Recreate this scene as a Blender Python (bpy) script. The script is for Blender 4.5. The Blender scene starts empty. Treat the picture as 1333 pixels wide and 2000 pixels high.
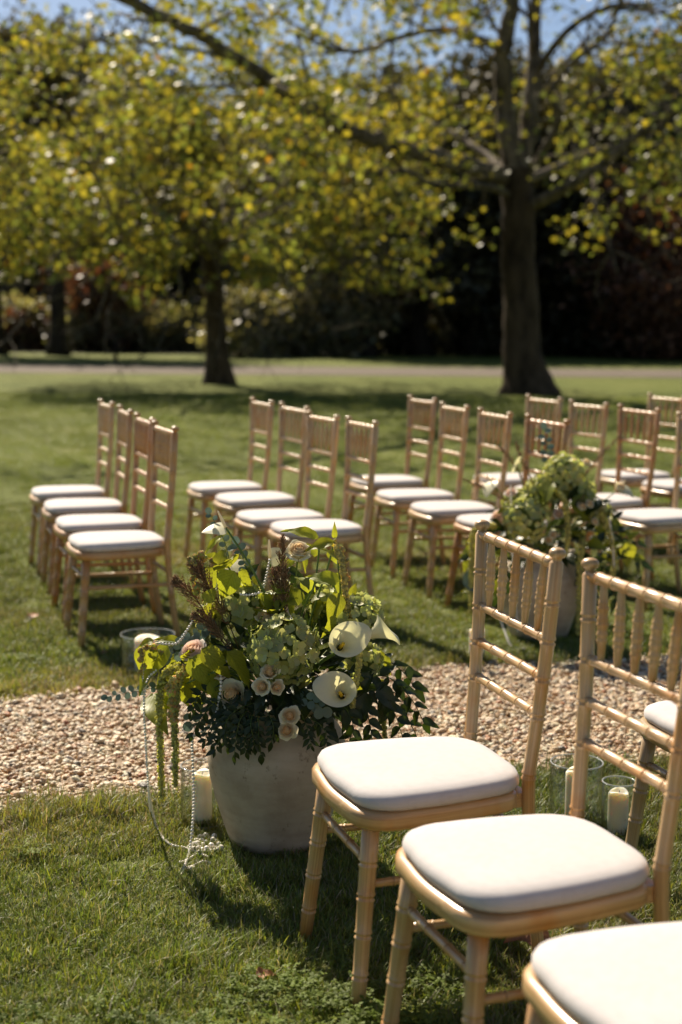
import bpy, math, random
import numpy as np
from mathutils import Vector, Matrix, Quaternion, Euler

random.seed(7)
rng = np.random.default_rng(11)
R = math.radians
scene = bpy.context.scene
COL = scene.collection

# ------------------------------------------------------------------ camera
CAM_F, CAM_P, CAM_H, CAM_R = 2800.7, 0.1330, 1.359, 0.00626     # focal length in photo pixels, pitch, height, roll
cam_d = bpy.data.cameras.new('camera')
cam = bpy.data.objects.new('camera', cam_d)
COL.objects.link(cam)
cam_d.sensor_fit = 'VERTICAL'
cam_d.sensor_height = 36.0
cam_d.sensor_width = 24.0
cam_d.lens = CAM_F / 2000 * 36
cam_d.clip_start = 0.05
cam_d.clip_end = 2000
cam.matrix_world = (Matrix.Translation((0, 0, CAM_H)) @ Matrix.Rotation(R(90) - CAM_P, 4, 'X')
                    @ Matrix.Rotation(CAM_R, 4, 'Z'))
cam_d.dof.use_dof = True
cam_d.dof.focus_distance = 3.48
cam_d.dof.aperture_fstop = 2.7
cam_d.dof.aperture_blades = 0
scene.camera = cam

# ------------------------------------------------------------------ light
SUN_AZ, SUN_EL = R(-25), R(41)          # azimuth from +Y towards +X
world = bpy.data.worlds.new('World')
scene.world = world
world.use_nodes = True
nt = world.node_tree
sky = nt.nodes.new('ShaderNodeTexSky')
sky.sky_type = 'NISHITA'
sky.sun_disc = False
sky.sun_elevation = SUN_EL
sky.sun_rotation = SUN_AZ
sky.air_density = 0.75
sky.dust_density = 0.45
sky.ozone_density = 0.8
bg = nt.nodes['Background']
bg.inputs['Strength'].default_value = 0.05
nt.links.new(sky.outputs[0], bg.inputs['Color'])
sd = bpy.data.lights.new('sun', 'SUN')
sd.energy = 5.0
sd.angle = R(0.55)
sd.color = (1.0, 0.875, 0.69)
sun = bpy.data.objects.new('sun', sd)
COL.objects.link(sun)
to_sun = Vector((math.sin(SUN_AZ) * math.cos(SUN_EL), math.cos(SUN_AZ) * math.cos(SUN_EL), math.sin(SUN_EL)))
sun.rotation_euler = to_sun.to_track_quat('Z', 'Y').to_euler()
sun.location = (-6, 10, 12)
scene.view_settings.view_transform = 'Standard'
scene.view_settings.look = 'None'
scene.view_settings.exposure = 0.88
scene.view_settings.gamma = 1.0
scene.view_settings.use_curve_mapping = False
scene.render.engine = 'CYCLES'
scene.cycles.use_denoising = True
scene.cycles.max_bounces = 8
scene.cycles.transparent_max_bounces = 12
scene.cycles.caustics_reflective = False
scene.cycles.caustics_refractive = False


def P(px, py, d):
    """the point of the photograph's pixel ray at ground distance d (m) in front of the camera"""
    u, v = px - 666.5, py - 1000
    c, s = math.cos(CAM_R), math.sin(CAM_R)
    u, v = c * u + s * v, -s * u + c * v
    x, y, z = u / CAM_F, 1.0, -v / CAM_F
    y, z = math.cos(CAM_P) * y + math.sin(CAM_P) * z, -math.sin(CAM_P) * y + math.cos(CAM_P) * z
    return Vector((x / y * d, d, CAM_H + z / y * d))


# ------------------------------------------------------------------ mesh helpers
class MB:
    def __init__(self):
        self.v, self.f, self.uv, self.c = [], [], [], []

    def add(self, v, f, uv=None, c=None):
        o = len(self.v)
        self.v += [tuple(p) for p in v]
        self.f += [tuple(i + o for i in q) for q in f]
        self.uv += list(uv) if uv is not None else [(0, 0)] * len(v)
        if c is None:
            c = (1, 1, 1)
        self.c += [c] * len(v) if not isinstance(c[0], (tuple, list)) else list(c)

    def addx(self, mb, M, c=None):
        self.add([M @ Vector(p) for p in mb.v], mb.f, mb.uv, c if c is not None else (mb.c or None))

    def mesh(self, name, mat=None, smooth=True):
        me = bpy.data.meshes.new(name)
        me.from_pydata(self.v, [], self.f)
        if smooth:
            me.polygons.foreach_set('use_smooth', [True] * len(me.polygons))
        ul = me.uv_layers.new(name='UVMap')
        li = np.empty(len(me.loops), dtype=np.int32)
        me.loops.foreach_get('vertex_index', li)
        ul.data.foreach_set('uv', np.asarray(self.uv, dtype=np.float32)[li].ravel())
        at = me.color_attributes.new('Col', 'FLOAT_COLOR', 'POINT')
        cc = np.ones((len(self.v), 4), dtype=np.float32)
        cc[:, :3] = np.asarray(self.c, dtype=np.float32)
        at.data.foreach_set('color', cc.ravel())
        if mat:
            me.materials.append(mat)
        me.update()
        return me


def np_mesh(name, V, F, C=None, mat=None, smooth=True, uv=None):
    """large mesh from arrays; F an (n,k) index array"""
    me = bpy.data.meshes.new(name)
    n, k = F.shape
    me.vertices.add(len(V))
    me.vertices.foreach_set('co', np.ascontiguousarray(V, dtype=np.float32).ravel())
    me.loops.add(n * k)
    me.loops.foreach_set('vertex_index', np.ascontiguousarray(F, dtype=np.int32).ravel())
    me.polygons.add(n)
    me.polygons.foreach_set('loop_start', np.arange(n, dtype=np.int32) * k)
    me.polygons.foreach_set('loop_total', np.full(n, k, dtype=np.int32))
    if smooth:
        me.polygons.foreach_set('use_smooth', np.ones(n, dtype=bool))
    me.update(calc_edges=True)
    if C is not None:
        at = me.color_attributes.new('Col', 'FLOAT_COLOR', 'POINT')
        cc = np.ones((len(V), 4), dtype=np.float32)
        cc[:, :3] = C
        at.data.foreach_set('color', cc.ravel())
    if mat:
        me.materials.append(mat)
    return me


def link(name, data, parent=None, loc=(0, 0, 0), rot=None, scale=None, color=None):
    o = bpy.data.objects.new(name, data)
    COL.objects.link(o)
    o.location = loc
    if rot is not None:
        if isinstance(rot, Quaternion):
            o.rotation_mode = 'QUATERNION'
            o.rotation_quaternion = rot
        else:
            o.rotation_euler = rot
    if scale is not None:
        o.scale = (scale,) * 3 if not hasattr(scale, '__len__') else scale
    if parent:
        o.parent = parent
    if color:
        o.color = color
    return o


def tag(o, label=None, cat=None, group=None, kind=None):
    if label: o['label'] = label
    if cat: o['category'] = cat
    if group: o['group'] = group
    if kind: o['kind'] = kind
    return o


def frame(dirv, up=None, twist=0.0):
    """quaternion taking +Z to dirv; +X towards up as far as possible"""
    z = Vector(dirv).normalized()
    u = Vector(up) if up is not None else (Vector((0, 0, 1)) if abs(z.z) < .95 else Vector((1, 0, 0)))
    x = u - z * u.dot(z)
    if x.length < 1e-5:
        x = z.orthogonal()
    x.normalize()
    y = z.cross(x)
    q = Matrix((x, y, z)).transposed().to_quaternion()
    return q @ Quaternion((0, 0, 1), twist)


def catmull(pts, n):
    pts = [Vector(p) for p in pts]
    q = [pts[0] * 2 - pts[1]] + pts + [pts[-1] * 2 - pts[-2]]
    out = []
    for i in range(1, len(q) - 2):
        for k in range(n):
            t = k / n
            a, b, c, d = q[i - 1], q[i], q[i + 1], q[i + 2]
            out.append(0.5 * ((2 * b) + (c - a) * t + (2 * a - 5 * b + 4 * c - d) * t * t + (3 * b - a - 3 * c + d) * t ** 3))
    out.append(pts[-1])
    return out


def tube(mb, path, rad, n=8, cap=True, c=None, vscale=1.0):
    """sweep a circle along path (list of Vectors) with radii list or number"""
    m = len(path)
    if not hasattr(rad, '__len__'):
        rad = [rad] * m
    ref = None
    V, F, UV = [], [], []
    s = 0
    for i in range(m):
        t = (path[min(i + 1, m - 1)] - path[max(i - 1, 0)])
        if t.length < 1e-9:
            t = Vector((0, 0, 1))
        t.normalize()
        if ref is None:
            ref = t.orthogonal().normalized()
        ref = (ref - t * ref.dot(t)).normalized()
        b = t.cross(ref)
        if i: s += (path[i] - path[i - 1]).length
        for k in range(n):
            a = 2 * math.pi * k / n
            V.append(path[i] + (ref * math.cos(a) + b * math.sin(a)) * rad[i])
            UV.append((k / n, s * vscale))
    for i in range(m - 1):
        for k in range(n):
            F.append((i * n + k, i * n + (k + 1) % n, (i + 1) * n + (k + 1) % n, (i + 1) * n + k))
    if cap:
        F.append(tuple(range(n - 1, -1, -1)))
        F.append(tuple((m - 1) * n + k for k in range(n)))
    mb.add(V, F, UV, c)


def lathe(mb, prof, n=24, c=None, closed=False):
    V, F, UV = [], [], []
    for i, (r, z) in enumerate(prof):
        for k in range(n):
            a = 2 * math.pi * k / n
            V.append((r * math.cos(a), r * math.sin(a), z))
            UV.append((k / n, i / len(prof)))
    m = len(prof)
    for i in range(m - 1):
        for k in range(n):
            F.append((i * n + k, i * n + (k + 1) % n, (i + 1) * n + (k + 1) % n, (i + 1) * n + k))
    mb.add(V, F, UV, c)


def ico(sub=1):
    import bmesh
    bm = bmesh.new()
    bmesh.ops.create_icosphere(bm, subdivisions=sub, radius=1)
    v = [x.co.copy() for x in bm.verts]
    f = [tuple(q.index for q in p.verts) for p in bm.faces]
    bm.free()
    return v, f


ICO1, ICO2, ICO3 = ico(1), ico(2), ico(3)


# ------------------------------------------------------------------ materials
def new_mat(name):
    m = bpy.data.materials.new(name)
    m.use_nodes = True
    nt = m.node_tree
    return m, nt, nt.nodes['Principled BSDF'], nt.nodes['Material Output']


def N(nt, t, **kw):
    n = nt.nodes.new(t)
    for k, v in kw.items():
        if k.startswith('i_'):
            key = k[2:]
            n.inputs[int(key) if key.isdigit() else key].default_value = v
        else:
            setattr(n, k, v)
    return n


def ramp(nt, fac, stops):
    r = nt.nodes.new('ShaderNodeValToRGB')
    e = r.color_ramp.elements
    while len(e) < len(stops): e.new(0.5)
    for x, (p, c) in zip(e, stops):
        x.position = p
        x.color = (*c, 1)
    nt.links.new(fac, r.inputs[0])
    return r.outputs[0]


def mixc(nt, fac, a, b, mode='MIX'):
    m = nt.nodes.new('ShaderNodeMix')
    m.data_type = 'RGBA'
    m.blend_type = mode
    for s, v in ((0, fac), (6, a), (7, b)):
        if hasattr(v, 'is_output'):
            nt.links.new(v, m.inputs[s])
        else:
            m.inputs[s].default_value = v if s == 0 else (*v, 1)
    return m.outputs[2]


def bump(nt, h, strength, dist, bs):
    b = nt.nodes.new('ShaderNodeBump')
    b.inputs['Strength'].default_value = strength
    b.inputs['Distance'].default_value = dist
    nt.links.new(h, b.inputs['Height'])
    nt.links.new(b.outputs[0], bs.inputs['Normal'])


def leafy(name, col, trans=0.45, rough=0.45, tcol=None, attr=True, veins=0.0, spec=0.5, var=0.25, instancer=False):
    """foliage / petal: principled mixed with a translucent lobe; colour times the per-leaf attribute"""
    m, nt, bs, out = new_mat(name)
    base = N(nt, 'ShaderNodeRGB').outputs[0]
    base.default_value = (*col, 1)
    colr = base
    if attr:
        a = N(nt, 'ShaderNodeAttribute', attribute_name='Col')
        colr = mixc(nt, 1.0, colr, a.outputs['Color'], 'MULTIPLY')
    if instancer:
        a = N(nt, 'ShaderNodeAttribute', attribute_name='tint', attribute_type='INSTANCER')
        colr = mixc(nt, 1.0, colr, a.outputs['Color'], 'MULTIPLY')
    tc = N(nt, 'ShaderNodeTexCoord')
    no = N(nt, 'ShaderNodeTexNoise', i_Scale=14.0, i_Detail=3.0)
    nt.links.new(tc.outputs['Object'], no.inputs['Vector'])
    colr = mixc(nt, no.outputs[0], mixc(nt, 1.0, colr, (1 - var, 1 - var, 1 - var), 'MULTIPLY'),
                mixc(nt, 1.0, colr, (1 + var, 1 + var, 1 + var), 'MULTIPLY'))
    if veins:
        sp = N(nt, 'ShaderNodeSeparateXYZ')
        nt.links.new(tc.outputs['UV'], sp.inputs[0])
        ab = N(nt, 'ShaderNodeMath', operation='ABSOLUTE'); nt.links.new(sp.outputs[0], ab.inputs[0])
        mu = N(nt, 'ShaderNodeMath', operation='MULTIPLY_ADD'); nt.links.new(ab.outputs[0], mu.inputs[0])
        mu.inputs[1].default_value = -0.45; nt.links.new(sp.outputs[1], mu.inputs[2])
        fr = N(nt, 'ShaderNodeMath', operation='PINGPONG'); nt.links.new(mu.outputs[0], fr.inputs[0]); fr.inputs[1].default_value = 0.06
        r1 = N(nt, 'ShaderNodeMapRange', i_1=0.0, i_2=0.014, i_3=1.0, i_4=0.0); nt.links.new(fr.outputs[0], r1.inputs[0])
        r2 = N(nt, 'ShaderNodeMapRange', i_1=0.0, i_2=0.05, i_3=1.0, i_4=0.0); nt.links.new(ab.outputs[0], r2.inputs[0])
        mx = N(nt, 'ShaderNodeMath', operation='MAXIMUM'); nt.links.new(r1.outputs[0], mx.inputs[0]); nt.links.new(r2.outputs[0], mx.inputs[1])
        vs = N(nt, 'ShaderNodeMath', operation='MULTIPLY'); nt.links.new(mx.outputs[0], vs.inputs[0]); vs.inputs[1].default_value = veins
        colr = mixc(nt, vs.outputs[0], colr, mixc(nt, 1.0, colr, (0.55, 0.6, 0.5), 'MULTIPLY'))
        bump(nt, fr.outputs[0], 0.5, 0.01, bs)
    nt.links.new(colr, bs.inputs['Base Color'])
    bs.inputs['Roughness'].default_value = rough
    bs.inputs['Specular IOR Level'].default_value = spec
    tr = N(nt, 'ShaderNodeBsdfTranslucent')
    tcl = mixc(nt, 1.0, colr, tcol if tcol else (1.0, 1.0, 1.0), 'MULTIPLY')
    nt.links.new(tcl, tr.inputs['Color'])
    mx = N(nt, 'ShaderNodeMixShader', i_0=trans)
    nt.links.new(bs.outputs[0], mx.inputs[1])
    nt.links.new(tr.outputs[0], mx.inputs[2])
    nt.links.new(mx.outputs[0], out.inputs['Surface'])
    return m


def mat_wood():
    m, nt, bs, out = new_mat('limed gilt wood')
    oi = N(nt, 'ShaderNodeObjectInfo')
    tc = N(nt, 'ShaderNodeTexCoord')
    mp = N(nt, 'ShaderNodeMapping'); mp.inputs['Scale'].default_value = (9, 0.55, 1)
    nt.links.new(tc.outputs['UV'], mp.inputs['Vector'])
    # every rod of every chair gets its own stretch of grain and wear
    of = N(nt, 'ShaderNodeMath', operation='MULTIPLY'); nt.links.new(oi.outputs['Random'], of.inputs[0]); of.inputs[1].default_value = 40.0
    a1 = N(nt, 'ShaderNodeVectorMath', operation='ADD'); nt.links.new(mp.outputs[0], a1.inputs[0]); nt.links.new(of.outputs[0], a1.inputs[1])
    a2 = N(nt, 'ShaderNodeVectorMath', operation='ADD'); nt.links.new(tc.outputs['Object'], a2.inputs[0]); nt.links.new(of.outputs[0], a2.inputs[1])
    n1 = N(nt, 'ShaderNodeTexNoise', i_Scale=3.2, i_Detail=5.0, i_Roughness=0.6); nt.links.new(a1.outputs[0], n1.inputs['Vector'])
    n2 = N(nt, 'ShaderNodeTexNoise', i_Scale=9.0, i_Detail=3.0); nt.links.new(a2.outputs[0], n2.inputs['Vector'])
    grain = ramp(nt, n1.outputs[0], [(0.36, (0.74, 0.66, 0.56)), (0.52, (1.0, 1.0, 1.0)), (0.66, (1.1, 1.14, 1.2))])
    c = mixc(nt, 1.0, oi.outputs['Color'], grain, 'MULTIPLY')
    wear = ramp(nt, n2.outputs[0], [(0.34, (1.08, 1.08, 1.1)), (0.50, (1, 1, 1)), (0.66, (0.98, 0.76, 0.50))])
    c = mixc(nt, 1.0, c, wear, 'MULTIPLY')
    nt.links.new(c, bs.inputs['Base Color'])
    bs.inputs['Roughness'].default_value = 0.32
    rr = N(nt, 'ShaderNodeMapRange', i_1=0.3, i_2=0.7, i_3=0.26, i_4=0.46); nt.links.new(n2.outputs[0], rr.inputs[0])
    nt.links.new(rr.outputs[0], bs.inputs['Roughness'])
    bs.inputs['Coat Weight'].default_value = 0.35
    bs.inputs['Coat Roughness'].default_value = 0.22
    bump(nt, n1.outputs[0], 0.25, 0.0015, bs)
    return m


def mat_fabric():
    m, nt, bs, out = new_mat('ivory seat fabric')
    tc = N(nt, 'ShaderNodeTexCoord')
    n1 = N(nt, 'ShaderNodeTexNoise', i_Scale=420.0, i_Detail=2.0); nt.links.new(tc.outputs['Object'], n1.inputs['Vector'])
    n2 = N(nt, 'ShaderNodeTexNoise', i_Scale=7.0, i_Detail=3.0); nt.links.new(tc.outputs['Object'], n2.inputs['Vector'])
    n3 = N(nt, 'ShaderNodeTexNoise', i_Scale=60.0, i_Detail=3.0); nt.links.new(tc.outputs['Object'], n3.inputs['Vector'])
    c = ramp(nt, n2.outputs[0], [(0.3, (0.545, 0.51, 0.505)), (0.7, (0.585, 0.555, 0.55))])
    c = mixc(nt, 1.0, c, ramp(nt, n3.outputs[0], [(0.3, (0.95, 0.94, 0.93)), (0.6, (1, 1, 1))]), 'MULTIPLY')
    nt.links.new(c, bs.inputs['Base Color'])
    bs.inputs['Roughness'].default_value = 0.85
    bs.inputs['Sheen Weight'].default_value = 0.15
    ad = N(nt, 'ShaderNodeMath', operation='MULTIPLY_ADD'); nt.links.new(n2.outputs[0], ad.inputs[0]); ad.inputs[1].default_value = 0.8
    nt.links.new(n1.outputs[0], ad.inputs[2])
    bump(nt, ad.outputs[0], 0.35, 0.0012, bs)
    return m


def mat_pot():
    m, nt, bs, out = new_mat('weathered clay')
    tc = N(nt, 'ShaderNodeTexCoord')
    n1 = N(nt, 'ShaderNodeTexNoise', i_Scale=7.0, i_Detail=6.0, i_Roughness=0.62); nt.links.new(tc.outputs['Object'], n1.inputs['Vector'])
    mp = N(nt, 'ShaderNodeMapping'); mp.inputs['Scale'].default_value = (6, 6, 26)
    nt.links.new(tc.outputs['Object'], mp.inputs['Vector'])
    n2 = N(nt, 'ShaderNodeTexNoise', i_Scale=1.5, i_Detail=4.0); nt.links.new(mp.outputs[0], n2.inputs['Vector'])
    n3 = N(nt, 'ShaderNodeTexNoise', i_Scale=26.0, i_Detail=5.0, i_Roughness=0.7); nt.links.new(tc.outputs['Object'], n3.inputs['Vector'])
    c = ramp(nt, n1.outputs[0], [(0.3, (0.34, 0.265, 0.185)), (0.5, (0.45, 0.37, 0.275)), (0.72, (0.54, 0.46, 0.355))])
    c = mixc(nt, 1.0, c, ramp(nt, n2.outputs[0], [(0.35, (0.88, 0.86, 0.84)), (0.6, (1, 1, 1))]), 'MULTIPLY')
    c = mixc(nt, 1.0, c, ramp(nt, n3.outputs[0], [(0.28, (0.45, 0.42, 0.36)), (0.38, (1, 1, 1))]), 'MULTIPLY')
    nt.links.new(c, bs.inputs['Base Color'])
    bs.inputs['Roughness'].default_value = 0.8
    ad = N(nt, 'ShaderNodeMath', operation='ADD'); nt.links.new(n2.outputs[0], ad.inputs[0]); nt.links.new(n3.outputs[0], ad.inputs[1])
    bump(nt, ad.outputs[0], 0.3, 0.004, bs)
    return m


def mat_simple(name, col, rough=0.6, spec=0.5, var=0.15, scale=30, trans=0.0, sub=0.0, coat=0.0, metallic=0.0, attr=False):
    m, nt, bs, out = new_mat(name)
    tc = N(nt, 'ShaderNodeTexCoord')
    n1 = N(nt, 'ShaderNodeTexNoise', i_Scale=float(scale), i_Detail=4.0); nt.links.new(tc.outputs['Object'], n1.inputs['Vector'])
    a = tuple(x * (1 - var) for x in col); b = tuple(min(1, x * (1 + var)) for x in col)
    c = ramp(nt, n1.outputs[0], [(0.3, a), (0.7, b)])
    if attr:
        at = N(nt, 'ShaderNodeAttribute', attribute_name='Col')
        c = mixc(nt, 1.0, c, at.outputs['Color'], 'MULTIPLY')
    nt.links.new(c, bs.inputs['Base Color'])
    bs.inputs['Roughness'].default_value = rough
    bs.inputs['Specular IOR Level'].default_value = spec
    bs.inputs['Subsurface Weight'].default_value = sub
    bs.inputs['Subsurface Radius'].default_value = (1.0, 0.75, 0.45)
    bs.inputs['Subsurface Scale'].default_value = 0.025
    bs.inputs['Coat Weight'].default_value = coat
    bs.inputs['Metallic'].default_value = metallic
    bump(nt, n1.outputs[0], 0.2, 0.002, bs)
    return m


def mat_glass():
    """thin clear glass: straight-through light plus a Fresnel reflection"""
    m, nt, bs, out = new_mat('clear glass')
    tr = N(nt, 'ShaderNodeBsdfTransparent')
    gl = N(nt, 'ShaderNodeBsdfGlossy'); gl.inputs['Roughness'].default_value = 0.03
    lw = N(nt, 'ShaderNodeLayerWeight'); lw.inputs[0].default_value = 0.5
    pw = N(nt, 'ShaderNodeMath', operation='POWER'); nt.links.new(lw.outputs['Facing'], pw.inputs[0]); pw.inputs[1].default_value = 3.0
    fr = N(nt, 'ShaderNodeMath', operation='MULTIPLY_ADD'); nt.links.new(pw.outputs[0], fr.inputs[0]); fr.inputs[1].default_value = 0.85; fr.inputs[2].default_value = 0.05
    tc = N(nt, 'ShaderNodeTexCoord')
    n1 = N(nt, 'ShaderNodeTexNoise', i_Scale=14.0, i_Detail=2.0); nt.links.new(tc.outputs['Object'], n1.inputs['Vector'])
    b = N(nt, 'ShaderNodeBump'); b.inputs['Strength'].default_value = 0.05; b.inputs['Distance'].default_value = 0.003
    nt.links.new(n1.outputs[0], b.inputs['Height']); nt.links.new(b.outputs[0], gl.inputs['Normal'])
    # a longer way through the wall at grazing angles absorbs more
    ab = N(nt, 'ShaderNodeMath', operation='POWER'); nt.links.new(lw.outputs['Facing'], ab.inputs[0]); ab.inputs[1].default_value = 5.0
    nt.links.new(mixc(nt, ab.outputs[0], (0.955, 0.965, 0.96), (0.58, 0.60, 0.59)), tr.inputs[0])
    mx = N(nt, 'ShaderNodeMixShader')
    nt.links.new(fr.outputs[0], mx.inputs[0]); nt.links.new(tr.outputs[0], mx.inputs[1]); nt.links.new(gl.outputs[0], mx.inputs[2])
    nt.links.new(mx.outputs[0], out.inputs['Surface'])
    return m


def mat_ground(name, cols, s1, s2, rough=0.9, bs_=0.5, bd=0.03):
    m, nt, bs, out = new_mat(name)
    tc = N(nt, 'ShaderNodeTexCoord')
    n1 = N(nt, 'ShaderNodeTexNoise', i_Scale=s1, i_Detail=6.0, i_Roughness=0.6); nt.links.new(tc.outputs['Object'], n1.inputs['Vector'])
    n2 = N(nt, 'ShaderNodeTexNoise', i_Scale=s2, i_Detail=4.0, i_Roughness=0.7); nt.links.new(tc.outputs['Object'], n2.inputs['Vector'])
    c = ramp(nt, n1.outputs[0], [(0.3, cols[0]), (0.5, cols[1]), (0.7, cols[2])])
    c = mixc(nt, 1.0, c, ramp(nt, n2.outputs[0], [(0.3, (0.6, 0.6, 0.6)), (0.7, (1.3, 1.3, 1.3))]), 'MULTIPLY')
    nt.links.new(c, bs.inputs['Base Color'])
    bs.inputs['Roughness'].default_value = rough
    bs.inputs['Specular IOR Level'].default_value = 0.15
    bump(nt, n2.outputs[0], bs_, bd, bs)
    return m


def mat_bark(name, c0, c1):
    m, nt, bs, out = new_mat(name)
    tc = N(nt, 'ShaderNodeTexCoord')
    mp = N(nt, 'ShaderNodeMapping'); mp.inputs['Scale'].default_value = (1, 1, 0.35)
    nt.links.new(tc.outputs['Object'], mp.inputs['Vector'])
    n1 = N(nt, 'ShaderNodeTexNoise', i_Scale=5.0, i_Detail=6.0, i_Roughness=0.65); nt.links.new(mp.outputs[0], n1.inputs['Vector'])
    c = ramp(nt, n1.outputs[0], [(0.35, c0), (0.62, c1)])
    nt.links.new(c, bs.inputs['Base Color'])
    bs.inputs['Roughness'].default_value = 0.85
    bs.inputs['Specular IOR Level'].default_value = 0.12
    bump(nt, n1.outputs[0], 0.7, 0.05, bs)
    return m


def mat_rim():
    m, nt, bs, out = new_mat('polished glass rim')
    bs.inputs['Base Color'].default_value = (0.80, 0.82, 0.81, 1)
    bs.inputs['Roughness'].default_value = 0.06
    tr = N(nt, 'ShaderNodeBsdfTransparent'); tr.inputs[0].default_value = (0.86, 0.88, 0.87, 1)
    mx = N(nt, 'ShaderNodeMixShader', i_0=0.68)
    nt.links.new(bs.outputs[0], mx.inputs[1]); nt.links.new(tr.outputs[0], mx.inputs[2]); nt.links.new(mx.outputs[0], out.inputs['Surface'])
    return m


M = dict(
    rim=mat_rim(),
    wood=mat_wood(), fabric=mat_fabric(), pot=mat_pot(), glass=mat_glass(),
    soil=mat_simple('dark soil', (0.035, 0.027, 0.02), 0.95, 0.1),
    wax=mat_simple('ivory wax', (0.86, 0.80, 0.65), 0.5, 0.3, 0.03, 12, sub=0.8),
    wick=mat_simple('burnt wick', (0.03, 0.025, 0.02), 0.9),
    pearl=mat_simple('pearl bead', (0.86, 0.80, 0.71), 0.34, 0.5, 0.05, 60, coat=0.2),
    pebble=None,
    stem=leafy('green stem', (0.16, 0.24, 0.05), 0.15, 0.45),
    lime=leafy('yellow green leaf', (0.33, 0.36, 0.045), 0.55, 0.45, (1.25, 1.15, 0.5), veins=0.75),
    dark=leafy('dark green leaf', (0.030, 0.050, 0.013), 0.28, 0.36, (1.6, 1.6, 0.5), veins=0.35),
    euca=leafy('grey green eucalyptus leaf', (0.15, 0.21, 0.16), 0.25, 0.5),
    hyd=leafy('green hydrangea petal', (0.50, 0.52, 0.20), 0.42, 0.55, (1.0, 1.05, 0.6), var=0.18),
    cream=leafy('cream petal', (0.89, 0.83, 0.68), 0.32, 0.5, (1, 0.93, 0.8), var=0.06),
    blush=leafy('blush petal', (0.84, 0.73, 0.69), 0.35, 0.5, (1, 0.92, 0.88), var=0.08),
    white=leafy('ivory spathe', (0.86, 0.82, 0.60), 0.38, 0.35, (1, 1, 0.72), var=0.04),
    yellow=mat_simple('yellow spadix', (0.80, 0.52, 0.03), 0.6, 0.4, 0.15, 300),
    throat=mat_simple('plum throat', (0.035, 0.008, 0.02), 0.6),
    tassel=leafy('green tassel', (0.70, 0.66, 0.29), 0.58, 0.8, (1.1, 1.1, 0.5)),
    plume=leafy('brown seed head', (0.27, 0.175, 0.10), 0.3, 0.8, var=0.35),
    grass=leafy('grass blade', (0.158, 0.215, 0.046), 0.40, 0.5, (1.2, 1.1, 0.5), instancer=True, spec=0.35),
    clover=leafy('clover leaf', (0.12, 0.165, 0.028), 0.4, 0.6, (1.3, 1.25, 0.4), instancer=True, spec=0.2),
    plane=leafy('plane tree leaf', (0.25, 0.235, 0.06), 0.55, 0.45, (1.25, 1.12, 0.5), var=0.3, spec=0.4),
    ever=leafy('evergreen leaf', (0.046, 0.045, 0.022), 0.3, 0.55, (1.4, 1.3, 0.5), var=0.4),
    shrubl=leafy('shrub leaf', (0.21, 0.20, 0.12), 0.55, 0.45, (1.2, 1.2, 0.5), var=0.3),
    redleaf=leafy('copper leaf', (0.13, 0.068, 0.035), 0.35, 0.5, (1.4, 1.0, 0.6), var=0.3),
    dry=leafy('dry fallen leaf', (0.36, 0.17, 0.08), 0.25, 0.6, var=0.3),
    paleb=mat_bark('pale plane bark', (0.04, 0.032, 0.022), (0.22, 0.18, 0.13)),
    bark=mat_bark('plane bark', (0.024, 0.017, 0.010), (0.085, 0.060, 0.036)),
    darkbark=mat_bark('dark bark', (0.012, 0.009, 0.007), (0.035, 0.027, 0.019)),
    lawn=mat_ground('lawn', [(0.105, 0.132, 0.022), (0.148, 0.175, 0.034), (0.195, 0.205, 0.052)], 0.55, 34.0, bs_=0.9, bd=0.05),
    soilgravel=mat_ground('gravel bed', [(0.20, 0.14, 0.09), (0.30, 0.22, 0.15), (0.40, 0.32, 0.24)], 40.0, 90.0, bd=0.01),
    drive=mat_ground('drive gravel', [(0.115, 0.095, 0.075), (0.14, 0.115, 0.09), (0.165, 0.14, 0.11)], 1.0, 60.0, bd=0.01),
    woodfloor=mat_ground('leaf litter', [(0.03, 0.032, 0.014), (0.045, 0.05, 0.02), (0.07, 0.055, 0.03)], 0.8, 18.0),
)

# ------------------------------------------------------------------ the setting: lawn, aisle, drive
def sheet(name, pts, z, mat, kind='structure'):
    me = bpy.data.meshes.new(name)
    me.from_pydata([(x, y, z) for x, y in pts], [], [tuple(range(len(pts)))])
    me.materials.append(mat)
    o = link(name, me)
    o['kind'] = kind
    return o


sheet('lawn', [(-600, -40), (600, -40), (600, 900), (-600, 900)], 0.0, M['lawn'])['label'] = 'wide mown green lawn'
AX = Vector((math.cos(R(15)), math.sin(R(15))))           # direction of the gravel aisle
AN = Vector((-AX.y, AX.x))
A0 = Vector((0, 4.725))                                    # a point on its centre line
HW = 0.625


def aisle(s, t):
    p = A0 + AX * s + AN * t
    return p.x, p.y


def edge_wob(s, side):
    return HW + 0.03 * math.sin(s * 3.1 + side) + 0.02 * math.sin(s * 8.3 + 2 * side) + (0.05 * math.sin(s * 0.9 + 1) if side > 0 else 0)


ss = np.linspace(-14, 14, 141)
sheet('gravel_path', [aisle(s, -edge_wob(s, 0)) for s in ss] + [aisle(s, edge_wob(s, 1)) for s in ss[::-1]], 0.005,
      M['soilgravel'])['label'] = 'tan pebble aisle crossing the lawn'
xs = np.linspace(-70, 70, 57)
near = [(x, 35.6 - 0.03 * x + 0.0035 * x * x * 0.2) for x in xs]
far = [(x, 42.0 - 0.05 * x) for x in xs]
sheet('drive', near + far[::-1], 0.01, M['drive'])['label'] = 'pale gravel drive running past the trees'
wf_ = [(x, 57 + 2.0 * math.sin(x * .21) - 0.05 * x) for x in np.linspace(-120, 120, 81)]
sheet('wood_floor', wf_ + [(120, 260), (-120, 260)], 0.008, M['woodfloor'])['label'] = 'dark leaf litter under the wood'


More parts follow.
